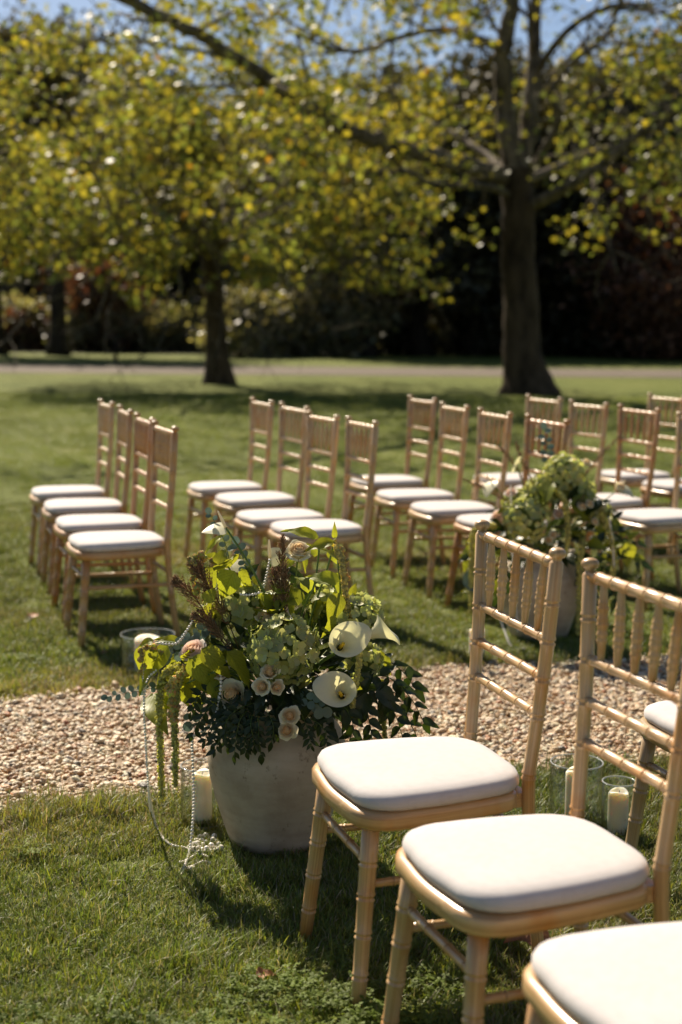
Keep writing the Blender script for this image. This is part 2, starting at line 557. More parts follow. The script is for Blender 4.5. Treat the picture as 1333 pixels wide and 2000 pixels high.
# ------------------------------------------------------------------ scatter: grass blades and pebbles
def scatter(name, pts, rot, scl, idx, tint, variants, label, cat):
    """one 'stuff' object whose geometry nodes place the variant meshes on its points"""
    me = bpy.data.meshes.new(name)
    n = len(pts)
    me.vertices.add(n)
    me.vertices.foreach_set('co', np.asarray(pts, dtype=np.float32).ravel())
    for an, ty, key, dat in (('rot', 'FLOAT_VECTOR', 'vector', rot), ('scl', 'FLOAT_VECTOR', 'vector', scl),
                             ('idx', 'INT', 'value', idx)):
        a = me.attributes.new(an, ty, 'POINT')
        a.data.foreach_set(key, np.asarray(dat, dtype=np.int32 if ty == 'INT' else np.float32).ravel())
    a = me.attributes.new('tint', 'FLOAT_COLOR', 'POINT')
    cc = np.ones((n, 4), dtype=np.float32); cc[:, :3] = tint
    a.data.foreach_set('color', cc.ravel())
    coll = bpy.data.collections.new(name + '_kinds')
    for i, v in enumerate(variants):
        coll.objects.link(bpy.data.objects.new('%s_kind_%02d' % (name, i), v))
    ng = bpy.data.node_groups.new(name, 'GeometryNodeTree')
    ng.interface.new_socket('Geometry', in_out='INPUT', socket_type='NodeSocketGeometry')
    ng.interface.new_socket('Geometry', in_out='OUTPUT', socket_type='NodeSocketGeometry')
    gi, go = ng.nodes.new('NodeGroupInput'), ng.nodes.new('NodeGroupOutput')
    ip = ng.nodes.new('GeometryNodeInstanceOnPoints')
    ci = ng.nodes.new('GeometryNodeCollectionInfo')
    ci.inputs['Collection'].default_value = coll
    ci.inputs['Separate Children'].default_value = True
    ci.inputs['Reset Children'].default_value = True
    ip.inputs['Pick Instance'].default_value = True

    def attr(nm, ty):
        q = ng.nodes.new('GeometryNodeInputNamedAttribute')
        q.data_type = ty
        q.inputs['Name'].default_value = nm
        return q.outputs[0]
    L = ng.links.new
    L(gi.outputs[0], ip.inputs['Points'])
    L(ci.outputs[0], ip.inputs['Instance'])
    L(attr('idx', 'INT'), ip.inputs['Instance Index'])
    L(attr('rot', 'FLOAT_VECTOR'), ip.inputs['Rotation'])
    L(attr('scl', 'FLOAT_VECTOR'), ip.inputs['Scale'])
    L(ip.outputs[0], go.inputs[0])
    o = link(name, me)
    md = o.modifiers.new('scatter', 'NODES')
    md.node_group = ng
    tag(o, label, cat, kind='stuff')
    return o


def grass_clump(seed, n, rad, h0, h1, straw=0.08):
    r = random.Random(seed)
    mb = MB()
    for _ in range(n):
        a, q = r.uniform(0, 6.283), rad * math.sqrt(r.random())
        x, y = q * math.cos(a), q * math.sin(a)
        h = r.uniform(h0, h1)
        w = r.uniform(0.0006, 0.00135)
        d = r.uniform(0, 6.283)
        lean = r.uniform(0.15, 1.1)
        dx, dy = math.cos(d), math.sin(d)
        px, py = -dy, dx
        V, F = [], []
        for k, (t, ww) in enumerate(((0, 1), (0.4, 1), (0.75, 0.75))):
            b = lean * h * (t ** 1.7)
            zz = h * (t - 0.28 * lean * t * t)
            for s in (-1, 1):
                V.append((x + dx * b + px * w * ww * s, y + dy * b + py * w * ww * s, zz))
        V.append((x + dx * lean * h, y + dy * lean * h, h * (1 - 0.28 * lean)))
        F = [(0, 1, 3, 2), (2, 3, 5, 4), (4, 5, 6)]
        if r.random() < straw:
            q_ = r.uniform(.6, 1.1)
            c = (2.1 * q_, 1.45 * q_, 4.6 * q_)
        else:
            g = r.uniform(0.65, 1.3)
            c = (g * r.uniform(0.85, 1.25), g, g * r.uniform(0.8, 1.1))
        mb.add(V, F, None, c)
    return mb.mesh('grass_clump', M['grass'], smooth=False)


def clover_clump(seed, n, rad):
    r = random.Random(seed)
    mb = MB()
    for _ in range(n):
        a, q = r.uniform(0, 6.283), rad * math.sqrt(r.random())
        x, y, h = q * math.cos(a), q * math.sin(a), r.uniform(0.015, 0.035)
        s = r.uniform(0.005, 0.009)
        t0 = r.uniform(0, 6.28)
        g = r.uniform(0.75, 1.35)
        tx, ty = r.uniform(-.5, .5), r.uniform(-.5, .5)
        for k in range(3):
            b = t0 + k * 2.094
            V = []
            for (u, v) in ((0, 0), (0.75, -0.5), (1.25, -0.42), (1.15, 0), (1.25, 0.42), (0.75, 0.5)):
                X = (u * math.cos(b) - v * math.sin(b)) * s
                Y = (u * math.sin(b) + v * math.cos(b)) * s
                V.append((x + X, y + Y, h + X * tx + Y * ty - abs(v) * s * .25))
            mb.add(V, [(0, 1, 2, 3), (0, 3, 4, 5)], None, (g * 1.0, g, g))
    return mb.mesh('clover_clump', M['clover'], smooth=False)


KG = [grass_clump(100 + i, 85, 0.055, 0.012, 0.036, 0.17) for i in range(7)]
KT = [grass_clump(200 + i, 60, 0.042, 0.026, 0.060, 0.16) for i in range(4)]
KF = [grass_clump(300 + i, 60, 0.10, 0.02, 0.05, 0.06) for i in range(3)]
KC = [clover_clump(400 + i, 26, 0.05) for i in range(4)]


def vnoise(x, y, s, seed):
    r = np.random.default_rng(seed)
    out = np.zeros_like(x)
    for k in range(5):
        a = r.uniform(0, 6.283); f = s * r.uniform(0.7, 1.6); p = r.uniform(0, 6.28)
        out += np.sin((x * math.cos(a) + y * math.sin(a)) * f + p)
    return out / 5


def aisle_st(x, y):
    dx, dy = x - A0.x, y - A0.y
    return dx * AX.x + dy * AX.y, dx * AN.x + dy * AN.y


def grow():
    P_, R_, S_, I_, T_ = [], [], [], [], []
    #  (y0, y1, clumps per square metre, half-width slope, margin)
    for y0, y1, dens, fam in ((1.9, 4.2, 760, 'near'), (4.2, 6.6, 560, 'near'), (6.6, 10.5, 240, 'near'), (10.5, 26, 46, 'far')):
        w = 0.25 * y1 + 0.55
        n = int(dens * 2 * w * (y1 - y0))
        x = rng.uniform(-w, w, n); y = rng.uniform(y0, y1, n)
        k = np.abs(x) < 0.25 * y + 0.55
        x, y = x[k], y[k]
        s, t = aisle_st(x, y)
        lim = HW + 0.03 * np.sin(s * 3.1 + (t > 0)) + 0.02 * np.sin(s * 8.3 + 2 * (t > 0)) + np.where(t > 0, 0.05 * np.sin(s * 0.9 + 1), 0)
        d = np.abs(t) - lim
        keep = d > -0.01 + rng.uniform(-0.05, 0.02, len(d))
        x, y, d = x[keep], y[keep], d[keep]
        n = len(x)
        cl = vnoise(x, y, 4.2, 5) + 0.9 * (y < 3.1) * (x < 0.3) * np.clip((3.15 - y) * 1.6, 0, 1) + rng.normal(0, .18, n)
        tuft = (vnoise(x, y, 9.0, 8) + rng.normal(0, .3, n) > 0.62) | ((d < 0.14) & (rng.random(n) < 0.6))
        idx = rng.integers(0, 7, n)
        idx = np.where(tuft, 7 + rng.integers(0, 4, n), idx)
        if fam == 'far':
            idx = 11 + rng.integers(0, 3, n)
        else:
            idx = np.where((cl > np.where(y < 3.2, .5, .95)) & (rng.random(n) < .6), 14 + rng.integers(0, 4, n), idx)
        sc = rng.uniform(0.75, 1.25, n) * (1 + 0.22 * vnoise(x, y, 3.0, 9))
        g = 1 + 0.30 * vnoise(x, y, 2.3, 3) + rng.normal(0, .10, n)
        dryp = np.clip(vnoise(x, y, 3.4, 21) * 1.6 - 0.15, 0, 1) * (fam == 'near')
        tint = np.stack([g * (1 + 0.75 * dryp), g * (1 + 0.22 * dryp), g * (1 + 0.9 * dryp)], 1)
        P_.append(np.stack([x, y, np.full(n, -0.003)], 1))
        R_.append(np.stack([rng.normal(0, .12, n), rng.normal(0, .12, n), rng.uniform(0, 6.283, n)], 1))
        S_.append(np.stack([sc, sc, sc * rng.uniform(.8, 1.2, n)], 1))
        I_.append(idx); T_.append(np.clip(tint, .3, 3))
    scatter('grass', np.concatenate(P_), np.concatenate(R_), np.concatenate(S_), np.concatenate(I_), np.concatenate(T_),
            KG + KT + KF + KC, 'short mown grass blades with clover patches', 'grass')


grow()


def pebble_mat():
    m, nt, bs, out = new_mat('quartz pebble')
    a = N(nt, 'ShaderNodeAttribute', attribute_name='tint', attribute_type='INSTANCER')
    tc = N(nt, 'ShaderNodeTexCoord')
    n1 = N(nt, 'ShaderNodeTexNoise', i_Scale=2.2, i_Detail=5.0); nt.links.new(tc.outputs['Object'], n1.inputs['Vector'])
    c = mixc(nt, 1.0, a.outputs['Color'], ramp(nt, n1.outputs[0], [(0.3, (0.68, 0.62, 0.56)), (0.55, (1, 1, 1)), (0.75, (1.15, 1.15, 1.15))]), 'MULTIPLY')
    nt.links.new(c, bs.inputs['Base Color'])
    bs.inputs['Roughness'].default_value = 0.5
    bump(nt, n1.outputs[0], 0.3, 0.05, bs)
    return m


M['pebble'] = pebble_mat()


def pebble_mesh(seed):
    r = np.random.default_rng(seed)
    V = np.array([tuple(v) for v in ICO2[0]])
    for _ in range(5):
        d = r.normal(size=3); d /= np.linalg.norm(d)
        V = V * (1 + 0.16 * np.tanh(2.2 * (V @ d))[:, None] * r.uniform(-1, 1))
    for _ in range(3):                         # flattened facets
        d = r.normal(size=3); d /= np.linalg.norm(d)
        h = r.uniform(0.6, 0.85); q = V @ d
        V = V - np.where(q > h, (q - h) * 0.8, 0)[:, None] * d
    V = V * np.array([r.uniform(.9, 1.3), r.uniform(.75, 1.0), r.uniform(.5, .8)])
    return np_mesh('pebble', V, np.array(ICO2[1]), None, M['pebble'])


KP = [pebble_mesh(i) for i in range(9)]


def gravel():
    n = 66000
    s = rng.uniform(-2.6, 3.0, n); t = rng.uniform(-0.76, 0.80, n)
    lim = HW + 0.03 * np.sin(s * 3.1 + (t > 0)) + 0.02 * np.sin(s * 8.3 + 2 * (t > 0)) + np.where(t > 0, 0.05 * np.sin(s * 0.9 + 1), 0)
    k = np.abs(t) < lim + rng.normal(0, .02, n)
    s, t = s[k], t[k]
    n = len(s)
    x = A0.x + AX.x * s + AN.x * t; y = A0.y + AX.y * s + AN.y * t
    z = rng.uniform(-0.001, 0.013, n) + 0.006 * vnoise(x, y, 9, 2)
    sc = np.clip(rng.lognormal(math.log(0.0074), 0.32, n), 0.0035, 0.018)
    pal = np.array([(0.62, 0.50, 0.38), (0.52, 0.36, 0.22), (0.70, 0.62, 0.52), (0.42, 0.25, 0.13), (0.36, 0.30, 0.25),
                    (0.76, 0.70, 0.62), (0.55, 0.42, 0.30), (0.14, 0.12, 0.11), (0.46, 0.20, 0.09)])
    ci = rng.choice(9, n, p=[.25, .16, .16, .09, .08, .07, .14, .025, .025])
    tint = np.clip(pal[ci] * np.array([1.08, 1.03, 0.86]) * rng.uniform(0.75, 1.15, (n, 1)) * rng.uniform(0.95, 1.05, (n, 3)), 0.02, 0.85)
    scatter('gravel', np.stack([x, y, z], 1), np.stack([rng.normal(0, .35, n), rng.normal(0, .35, n), rng.uniform(0, 6.283, n)], 1),
            np.repeat(sc[:, None], 3, 1) * rng.uniform(.85, 1.15, (n, 3)), rng.integers(0, 9, n), tint, KP, 'loose tan and white pebbles of the aisle', 'gravel')


gravel()

# ------------------------------------------------------------------ chairs
def noded(mb, path, r0, r1, nodes, ring=0.0022, n=10, lead=None, gap=0.007):
    """turned bamboo-look rod: pairs of small rings at the given fractions"""
    L = [0.0]
    for i in range(1, len(path)):
        L.append(L[-1] + (path[i] - path[i - 1]).length)
    T = L[-1]

    def at(s):
        s = min(max(s, 0), T)
        for i in range(1, len(path)):
            if s <= L[i] or i == len(path) - 1:
                k = (s - L[i - 1]) / max(L[i] - L[i - 1], 1e-9)
                return path[i - 1].lerp(path[i], k)
    st = {0.0: 0, T: 0}
    for i in L: st[i] = st.get(i, 0)
    for q in nodes:
        c = q * T
        for off, b in ((-gap - .004, 0), (-gap, .75), (-gap + .0022, 1), (-.0022, -.5), (.0, -.65), (.0022, -.5), (gap - .0022, 1), (gap, .75), (gap + .004, 0)):
            if 0 < c + off < T: st[c + off] = b
    keys = sorted(st)
    pts, rad = [], []
    for s in keys:
        pts.append(at(s))
        k = s / T
        rad.append(r0 + (r1 - r0) * k + ring * st[s])
    if lead:
        for dz, r in lead:
            pts.append(path[-1] + (path[-1] - path[-2]).normalized() * dz)
            rad.append(r)
    tube(mb, pts, rad, n, True)


def post_uv(z):
    t = (z - .44) / .48
    return -.1525 - .0325 * t, .1444 + .0346 * t


def build_chair():
    D = {}
    # seat frame: rounded trapezoid ring
    def outline(fw, bw, f, b, rc, n=7, kb=.45):
        # corners front-left .. ccw ; front at +x
        cs = [((f, fw), 1.0), ((b, bw), kb), ((b, -bw), kb), ((f, -fw), 1.0)]
        out = []
        for i in range(4):
            p = Vector(cs[i][0]); a = Vector(cs[i - 1][0]); c = Vector(cs[(i + 1) % 4][0])
            r = rc * cs[i][1]
            d1 = (a - p).normalized(); d2 = (c - p).normalized()
            s1, s2 = p + d1 * r, p + d2 * r
            for k in range(n + 1):
                t = k / n
                out.append((s1 * (1 - t) ** 2 + p * 2 * t * (1 - t) + s2 * t * t))
            # bowed sides
            nx = Vector(cs[(i + 1) % 4][0]); e1 = nx + (p - nx).normalized() * rc * cs[(i + 1) % 4][1]
            for k in range(1, 6):
                q = s2.lerp(e1, k / 6)
                bow = (0.004 if i in (0, 2) else (0.007 if i == 3 else 0.0)) * math.sin(math.pi * k / 6)
                nrm = Vector((d2.y, -d2.x))
                cen = Vector((0.03, 0))
                if nrm.dot(q - cen) < 0: nrm = -nrm
                out.append(q + nrm * bow)
        return out

    def rings(prof, fw, bw, f, b, rc, cap_top=True, cap_bot=True, kb=.45):
        mb = MB()
        V, F, UV = [], [], []
        m = None
        for (ins, z) in prof:
            o = outline(fw - ins, bw - ins, f - ins, b + ins, min(max(rc - ins * .6, .02), .8 * (bw - ins) / kb), kb=kb)
            m = len(o)
            s = 0
            for j, p in enumerate(o):
                V.append((p.x, p.y, z))
                if j: s += (p - o[j - 1]).length
                UV.append((z * 6, s))
        for i in range(len(prof) - 1):
            for k in range(m):
                F.append((i * m + k, (i + 1) * m + k, (i + 1) * m + (k + 1) % m, i * m + (k + 1) % m))
        if cap_bot: F.append(tuple(range(m)))
        if cap_top: F.append(tuple(len(V) - m + k for k in range(m - 1, -1, -1)))
        mb.add(V, F, UV)
        return mb
    D['seat_frame'] = rings([(.012, .371), (.004, .373), (.0, .379), (.0, .401), (.003, .406), (.012, .409)], .198, .156, .229, -.138, .108).mesh('seat_frame', M['wood'])
    rail = MB()
    a, b = post_uv(.392)
    V = []
    for x in (a - .004, -.118):
        for y in (-b, b):
            for z in (.374, .404): V.append((x, y, z))
    rail.add(V, [(0, 1, 3, 2), (4, 6, 7, 5), (0, 4, 5, 1), (2, 3, 7, 6), (0, 2, 6, 4), (1, 5, 7, 3)], [(p[2] * 6, p[1]) for p in V])
    D['rear_rail'] = rail.mesh('rear_rail', M['wood'], False)
    prof = [(.020, .4085), (.011, .412), (.0075, .419), (.0078, .428), (.012, .4365), (.022, .4425), (.04, .4465), (.07, .4490), (.11, .4502), (.14, .4505)]
    D['cushion'] = rings(prof, .199, .166, .226, -.168, .112, cap_bot=False, kb=1.0).mesh('cushion', M['fabric'])
    V3 = Vector
    for s in (1, -1):
        mb = MB()
        noded(mb, [V3((.224, s * .1725, -.004)), V3((.188, s * .139, .375))], .0145, .0185, [.20, .42, .62, .80], n=12)
        D['leg_front', s] = mb.mesh('front_leg', M['wood'])
        mb = MB()
        zz = [0, .08, .18, .28, .38, .44, .56, .70, .80, .888]
        pth = []
        for z in zz:
            if z < .44:
                k = 1 - z / .44
                pth.append(V3((-.1525 - .0445 * k ** 1.7, s * (.1444 + .001 * k), z - (.004 if z == 0 else 0))))
            else:
                u, w = post_uv(z); pth.append(V3((u - .004 * math.sin((z - .44) / .45 * math.pi), s * w, z)))
        noded(mb, pth, .0135, .0145, [.25, .5, .573 / .89, .651 / .89, .730 / .89, .81 / .89], n=12,
              lead=[(.003, .0115), (.006, .0095), (.0105, .0100), (.0135, .0150), (.0185, .0178), (.0245, .0168), (.029, .0120), (.0315, .0045)])
        D['post', s] = mb.mesh('back_post', M['wood'])
    rails = [('crest_rail', .886, .0115), ('back_rail', .730, .0098), ('back_rail', .651, .0098), ('back_rail', .573, .0098)]
    D['rails'] = []
    for nm, z, r in rails:
        u, w = post_uv(z)
        u -= .004 * math.sin((z - .44) / .45 * math.pi)
        mb = MB()
        noded(mb, [V3((u, -w, z)), V3((u, w, z))], r, r, [.10, .26, .42, .58, .74, .90] if nm == 'crest_rail' else [.08, .28, .5, .72, .92], .0016, gap=.0045)
        D['rails'].append((nm, mb.mesh(nm, M['wood'])))
    D['spindles'] = []
    for k in range(5):
        f = (k - 2) / 2 * .70
        p = []
        for z in (.733, .81, .884):
            u, w = post_uv(z); p.append(V3((u - .004 * math.sin((z - .44) / .45 * math.pi), f * w, z)))
        mb = MB()
        path = [p[0], p[0].lerp(p[1], .5), p[1], p[1].lerp(p[2], .5), p[2]]
        tube_r = {0: .0062, 1: .0088, 2: .0094, 3: .0088, 4: .0062}
        # lens-shaped rod with three ringed nodes
        L = []
        for i in range(41):
            t = i / 40
            q = path[0].lerp(path[2], t * 2) if t < .5 else path[2].lerp(path[4], t * 2 - 1)
            r = .0062 + .0038 * math.sin(math.pi * t)
            for c in (.30, .5, .70):
                dd = abs(t - c)
                if dd < .012: r -= .0004
                elif dd < .05: r += .0016
            L.append((q, r))
        tube(mb, [a for a, _ in L], [b for _, b in L], 8)
        D['spindles'].append(mb.mesh('spindle', M['wood']))
    D['str'] = []

    def fl(z, s): t = z / .375; return V3((.224 - .036 * t, s * (.1725 - .0335 * t), z))

    def rl(z, s): k = 1 - z / .44; return V3((-.1525 - .0445 * k ** 1.7, s * .1444, z))
    for a, b, nod in ((fl(.298, -1), fl(.298, 1), [.12, .36, .64, .88]), (rl(.30, -1), rl(.30, 1), [.2, .5, .8]),
                      (fl(.256, 1), rl(.250, 1), [.15, .5, .85]), (fl(.256, -1), rl(.250, -1), [.15, .5, .85])):
        mb = MB()
        noded(mb, [a, a.lerp(b, .5), b], .0088, .0088, nod, .0014, 8, gap=.0045)
        D['str'].append(mb.mesh('stretcher', M['wood']))
    return D


CH = build_chair()


def place_chair(x, y, th, label, group, color, tilt=(0, 0)):
    e = link('chair', None, None, (x, y, 0), (tilt[0], tilt[1], math.pi + th))
    tag(e, label, 'chair', group)
    c = (*color, 1)
    link('seat_frame', CH['seat_frame'], e, color=c)
    link('rear_rail', CH['rear_rail'], e, color=c)
    link('cushion', CH['cushion'], e)['label'] = 'ivory padded seat cushion'
    for s in (1, -1):
        link('leg', CH['leg_front', s], e, color=c)
        link('back_post', CH['post', s], e, color=c)
    for nm, me in CH['rails']: link(nm, me, e, color=c)
    for me in CH['spindles']: link('spindle', me, e, color=c)
    for me in CH['str']: link('stretcher', me, e, color=c)
    return e


GOLD, HONEY, ORANGE = (0.56, 0.375, 0.185), (0.48, 0.29, 0.125), (0.48, 0.25, 0.095)
NEAR_G, FAR_G = 'chairs on the camera side of the aisle', 'chairs across the gravel aisle'
W = ['next to the aisle', 'second from the aisle', 'third from the aisle', 'fourth from the aisle']
rows = [
    ('front row across the gravel', [(-.922, 6.033, .362), (-1.086, 6.566, .333), (-1.267, 7.165, .298), (-1.449, 7.739, .337)], [HONEY, ORANGE, HONEY, GOLD]),
    ('second row across the gravel', [(-.078, 6.43, .336), (-.258, 6.80, .392), (-.418, 7.487, .414), (-.616, 7.996, .357)], [GOLD, GOLD, GOLD, GOLD]),
    ('third row across the gravel', [(.784, 6.664, .391), (.592, 7.145, .318), (.433, 7.677, .305), (.301, 8.371, .362)], [ORANGE, GOLD, GOLD, HONEY]),
    ('fourth row across the gravel', [(1.58, 6.90, .38), (1.405, 7.50, .378), (1.217, 7.94, .398), (1.039, 8.52, .427)], [GOLD, ORANGE, GOLD, GOLD]),
]
cn = {id(GOLD): 'pale gold', id(HONEY): 'honey gold', id(ORANGE): 'orange gold'}
for rn, spots, cols in rows:
    for k, ((x, y, th), c) in enumerate(zip(spots, cols)):
        place_chair(x, y, th, '%s chair in the %s, %s' % (cn[id(c)], rn, W[k]), FAR_G, c, (random.gauss(0, .006), random.gauss(0, .006)))
place_chair(1.84, 8.8, .40, 'pale gold chair in the rearmost row across the gravel, farthest from the aisle', FAR_G, GOLD)
place_chair(2.0, 8.25, .40, 'honey gold chair with ivory pad in the rearmost row, one place nearer the aisle', FAR_G, HONEY)
GOLD2 = (0.55, 0.355, 0.170)
place_chair(.194, 2.93, .334, 'pale gold chair with ivory pad standing beside the clay flower pot', NEAR_G, GOLD2, (-.022, .004))
place_chair(.358, 2.428, .353, 'pale gold chair with ivory pad between two chairs, second from the clay pot', NEAR_G, GOLD2)
place_chair(.528, 1.948, .36, 'pale gold chair with ivory pad, third from the clay pot in its row', NEAR_G, GOLD2)
place_chair(.976, 3.30, .35, 'dull gold chair with ivory pad standing behind the two glass candle jars', NEAR_G, (0.40, 0.29, 0.16))

# ------------------------------------------------------------------ pots and flower arrangements
def pot_mesh():
    mb = MB()
    prof = [(0, .004), (.10, .004), (.118, .010), (.126, .03), (.142, .08), (.160, .14), (.1715, .19), (.176, .23), (.174, .265), (.164, .30),
            (.146, .328), (.131, .345), (.126, .358), (.130, .368), (.141, .375), (.146, .383), (.144, .391), (.136, .394), (.127, .390),
            (.119, .375), (.116, .355), (.125, .33), (.0, .33)]
    lathe(mb, prof, 56)
    r = random.Random(3)
    mb.v = [(x * 1.03 * (1 + .006 * math.sin(3 * math.atan2(y, x) + z * 9)), y * 1.03 * (1 + .006 * math.sin(2 * math.atan2(y, x) + 1)), z) for x, y, z in mb.v]
    return mb.mesh('pot_body', M['pot'])


POT = pot_mesh()
so = MB(); lathe(so, [(0.0, .352), (.06, .356), (.118, .350)], 24)
SOIL = so.mesh('soil', M['soil'])


def leaf_mb(shape='ovate', width=.5, fold=.18, droop=.25, n=9, wave=0.0):
    """base at the origin, runs along +Z for length 1, faces +X"""
    mb = MB()
    V, F, UV = [], [], []
    cols = 5
    for i in range(n + 1):
        t = i / n
        if shape == 'ovate': w = math.sin(math.pi * t ** .62) ** .9 * (1 - .25 * t)
        elif shape == 'oval': w = math.sin(math.pi * t) ** .7
        elif shape == 'lance': w = math.sin(math.pi * t ** .8) ** 1.15
        elif shape == 'round': w = math.sqrt(max(0, 1 - (2 * t - 1) ** 2))
        elif shape == 'heart': w = (math.sin(math.pi * (t * .93 + .07) ** .48)) ** .8 if t < 1 else 0
        else: w = 1
        w = max(w, .03 if 0 < t < 1 else .012) * width / 2
        for j in range(cols):
            u = (j / (cols - 1)) * 2 - 1
            x = -droop * t * t + fold * abs(u) * w + wave * math.sin(t * 13 + u * 2) * abs(u) * .06
            V.append((x, u * w, t - .10 * droop * t * t))
            UV.append((u, t))
    for i in range(n):
        for j in range(cols - 1):
            a = i * cols + j
            F.append((a, a + 1, a + cols + 1, a + cols))
    mb.add(V, F, UV)
    return mb


def leafset(mat, shape, width, k, seed, fold=.18, droop=.25, wave=.5):
    r = random.Random(seed)
    out = []
    for i in range(k):
        mb = leaf_mb(shape, width * r.uniform(.85, 1.15), fold * r.uniform(.5, 1.6), droop * r.uniform(.3, 1.7), wave=wave)
        g = r.uniform(.8, 1.2)
        mb.c = [(g * r.uniform(.95, 1.08), g, g)] * len(mb.v)
        out.append(mb.mesh('leaf', mat))
    return out


LIME = leafset(M['lime'], 'ovate', .62, 5, 1)
DARK = leafset(M['dark'], 'ovate', .48, 5, 2, .25, .3)
RUS = leafset(M['dark'], 'lance', .46, 4, 3, .2, .15, .1)
EUC = leafset(M['euca'], 'round', .9, 3, 4, .1, .1, .1)


def pot_thing(x, y, label, rz):
    e = link('flower_pot', None, None, (x, y, 0), (0, 0, rz))
    tag(e, label, 'flower pot', 'clay flower pots at the aisle')
    link('pot_body', POT, e)
    link('soil', SOIL, e)
    return e


class Arr:
    """a flower arrangement: an empty at the pot's mouth with every flower, leaf and sprig a child"""
    def __init__(self, x, y, label):
        self.o = Vector((x, y, .36))
        self.e = tag(link('flower_arrangement', None, None, self.o), label, 'flowers', 'flower arrangements in clay pots')

    def part(self, name, me, w, rot=None, scale=None, parent=None):
        if parent is None:
            return link(name, me, self.e, Vector(w) - self.o, rot, scale)
        return link(name, me, parent, w, rot, scale)

    def mesh_at(self, name, mb, mat, at, smooth=True):
        """mesh built in world coordinates, moved to its own origin"""
        at = Vector(at)
        mb.v = [(p[0] - at.x, p[1] - at.y, p[2] - at.z) for p in mb.v]
        return self.part(name, mb.mesh(name, mat, smooth), at)


def leaf(A, b, t, kinds, w=1.0, up=None, name='leaf'):
    d = t - b
    L = d.length * (1.12 if kinds is LIME else 1.0)
    if up is None:
        up = Vector((random.uniform(-.5, .5), -0.6 + random.uniform(-.4, .3), .8))
    A.part(name, random.choice(kinds), b, frame(d, up), (L, L * w, L))


def stem(A, pts, r, name='stem', mat='stem', c=None):
    mb = MB()
    p = catmull(pts, 6)
    tube(mb, p, [r * (1 - .25 * i / len(p)) for i in range(len(p))], 7, c=c)
    return A.mesh_at(name, mb, M[mat], pts[0])


# ---- flower templates
def floret_mesh(seed):
    r = random.Random(seed)
    mb = MB()
    g = r.uniform(.75, 1.25)
    for k in range(4):
        a = k * math.pi / 2 + r.uniform(-.1, .1)
        V, F, UV = [], [], []
        L, Wd = r.uniform(.85, 1.1), r.uniform(.9, 1.1)
        n = 5
        for i in range(n):
            t = i / (n - 1)
            w = (math.sin(math.pi * min(1, t * .78 + .12)) ** .6) * .56 * Wd
            for j in range(4):
                u = j / 3 * 2 - 1
                X = .05 + t * L
                Z = .22 * t * t + .16 * u * u * t - .04 + .06 * r.uniform(-1, 1) * t
                Y = u * w
                V.append((X * math.cos(a) - Y * math.sin(a), X * math.sin(a) + Y * math.cos(a), Z))
                UV.append((u, t))
        for i in range(n - 1):
            for j in range(3):
                q = i * 4 + j
                F.append((q, q + 1, q + 5, q + 4))
        pal = r.uniform(.85, 1.15)
        mb.add(V, F, UV, (g * pal * r.uniform(.95, 1.12), g * pal, g * pal * r.uniform(.8, 1.3)))
    v = [(p.x * .1, p.y * .1, p.z * .1 + .04) for p in ICO1[0]]
    mb.add(v, ICO1[1], None, (1.3, 1.3, .9))
    return mb.mesh('floret', M['hyd'])


FLO = [floret_mesh(i) for i in range(7)]


def hydrangea(A, c, rad, n, axis, root, size=.0165, seed=0):
    r = random.Random(seed)
    core = MB()
    ax = Vector(axis).normalized()
    core.add([p * rad * .72 for p in ICO2[0]], ICO2[1], None, (.28, .36, .25))
    tube(core, [Vector((0, 0, 0)), Vector(root) - Vector(c)], [.005, .004], 6, c=(.5, .6, .4))
    h = A.part('hydrangea', core.mesh('hydrangea', M['hyd']), c)
    ga = 2.39996
    for i in range(n):
        z = 1 - 1.45 * (i + .5) / n
        q = math.sqrt(max(0, 1 - z * z))
        d = frame(ax) @ Vector((q * math.cos(i * ga), q * math.sin(i * ga), z))
        rr = rad * r.uniform(.86, 1.05)
        nd = (d + Vector((r.uniform(-.3, .3), r.uniform(-.3, .3), r.uniform(-.3, .3)))).normalized()
        link('floret', r.choice(FLO), h, d * rr, frame(nd, twist=r.uniform(0, 6.28)), size * r.uniform(.8, 1.3))
    return h


def rose_core():
    mb = MB()
    # a closed heart wrapped in a spiral of overlapping petals
    mb.add([(p.x * .50, p.y * .50, p.z * .62 + .16) for p in ICO2[0]], ICO2[1], None, (1, .76, .48))
    for k in range(11):
        a0 = k * 2.22
        rad = .12 + .062 * k
        hgt = .98 - .030 * k
        V, F = [], []
        n, m = 8, 7
        inw = max(0, 1 - k / 8)
        for i in range(n):
            u = i / (n - 1) * 2 - 1
            a = a0 + u * 1.35
            for j in range(m):
                t = j / (m - 1)
                rr = rad * (.55 + .55 * math.sin(t * (1.5 + .5 * inw))) + .06 * t ** 6 * (1 - inw) + .03 * u * u + .02 * u
                z = -.25 + (hgt + .25 - .10 * u * u) * t - .06 * t ** 6 * (1 - inw)
                V.append((rr * math.cos(a), rr * math.sin(a), z))
        for i in range(n - 1):
            for j in range(m - 1):
                q = i * m + j
                F.append((q, q + m, q + m + 1, q + 1))
        mb.add(V, F, None, (1.0, .84 + .015 * k, .62 + .036 * k))
    return mb


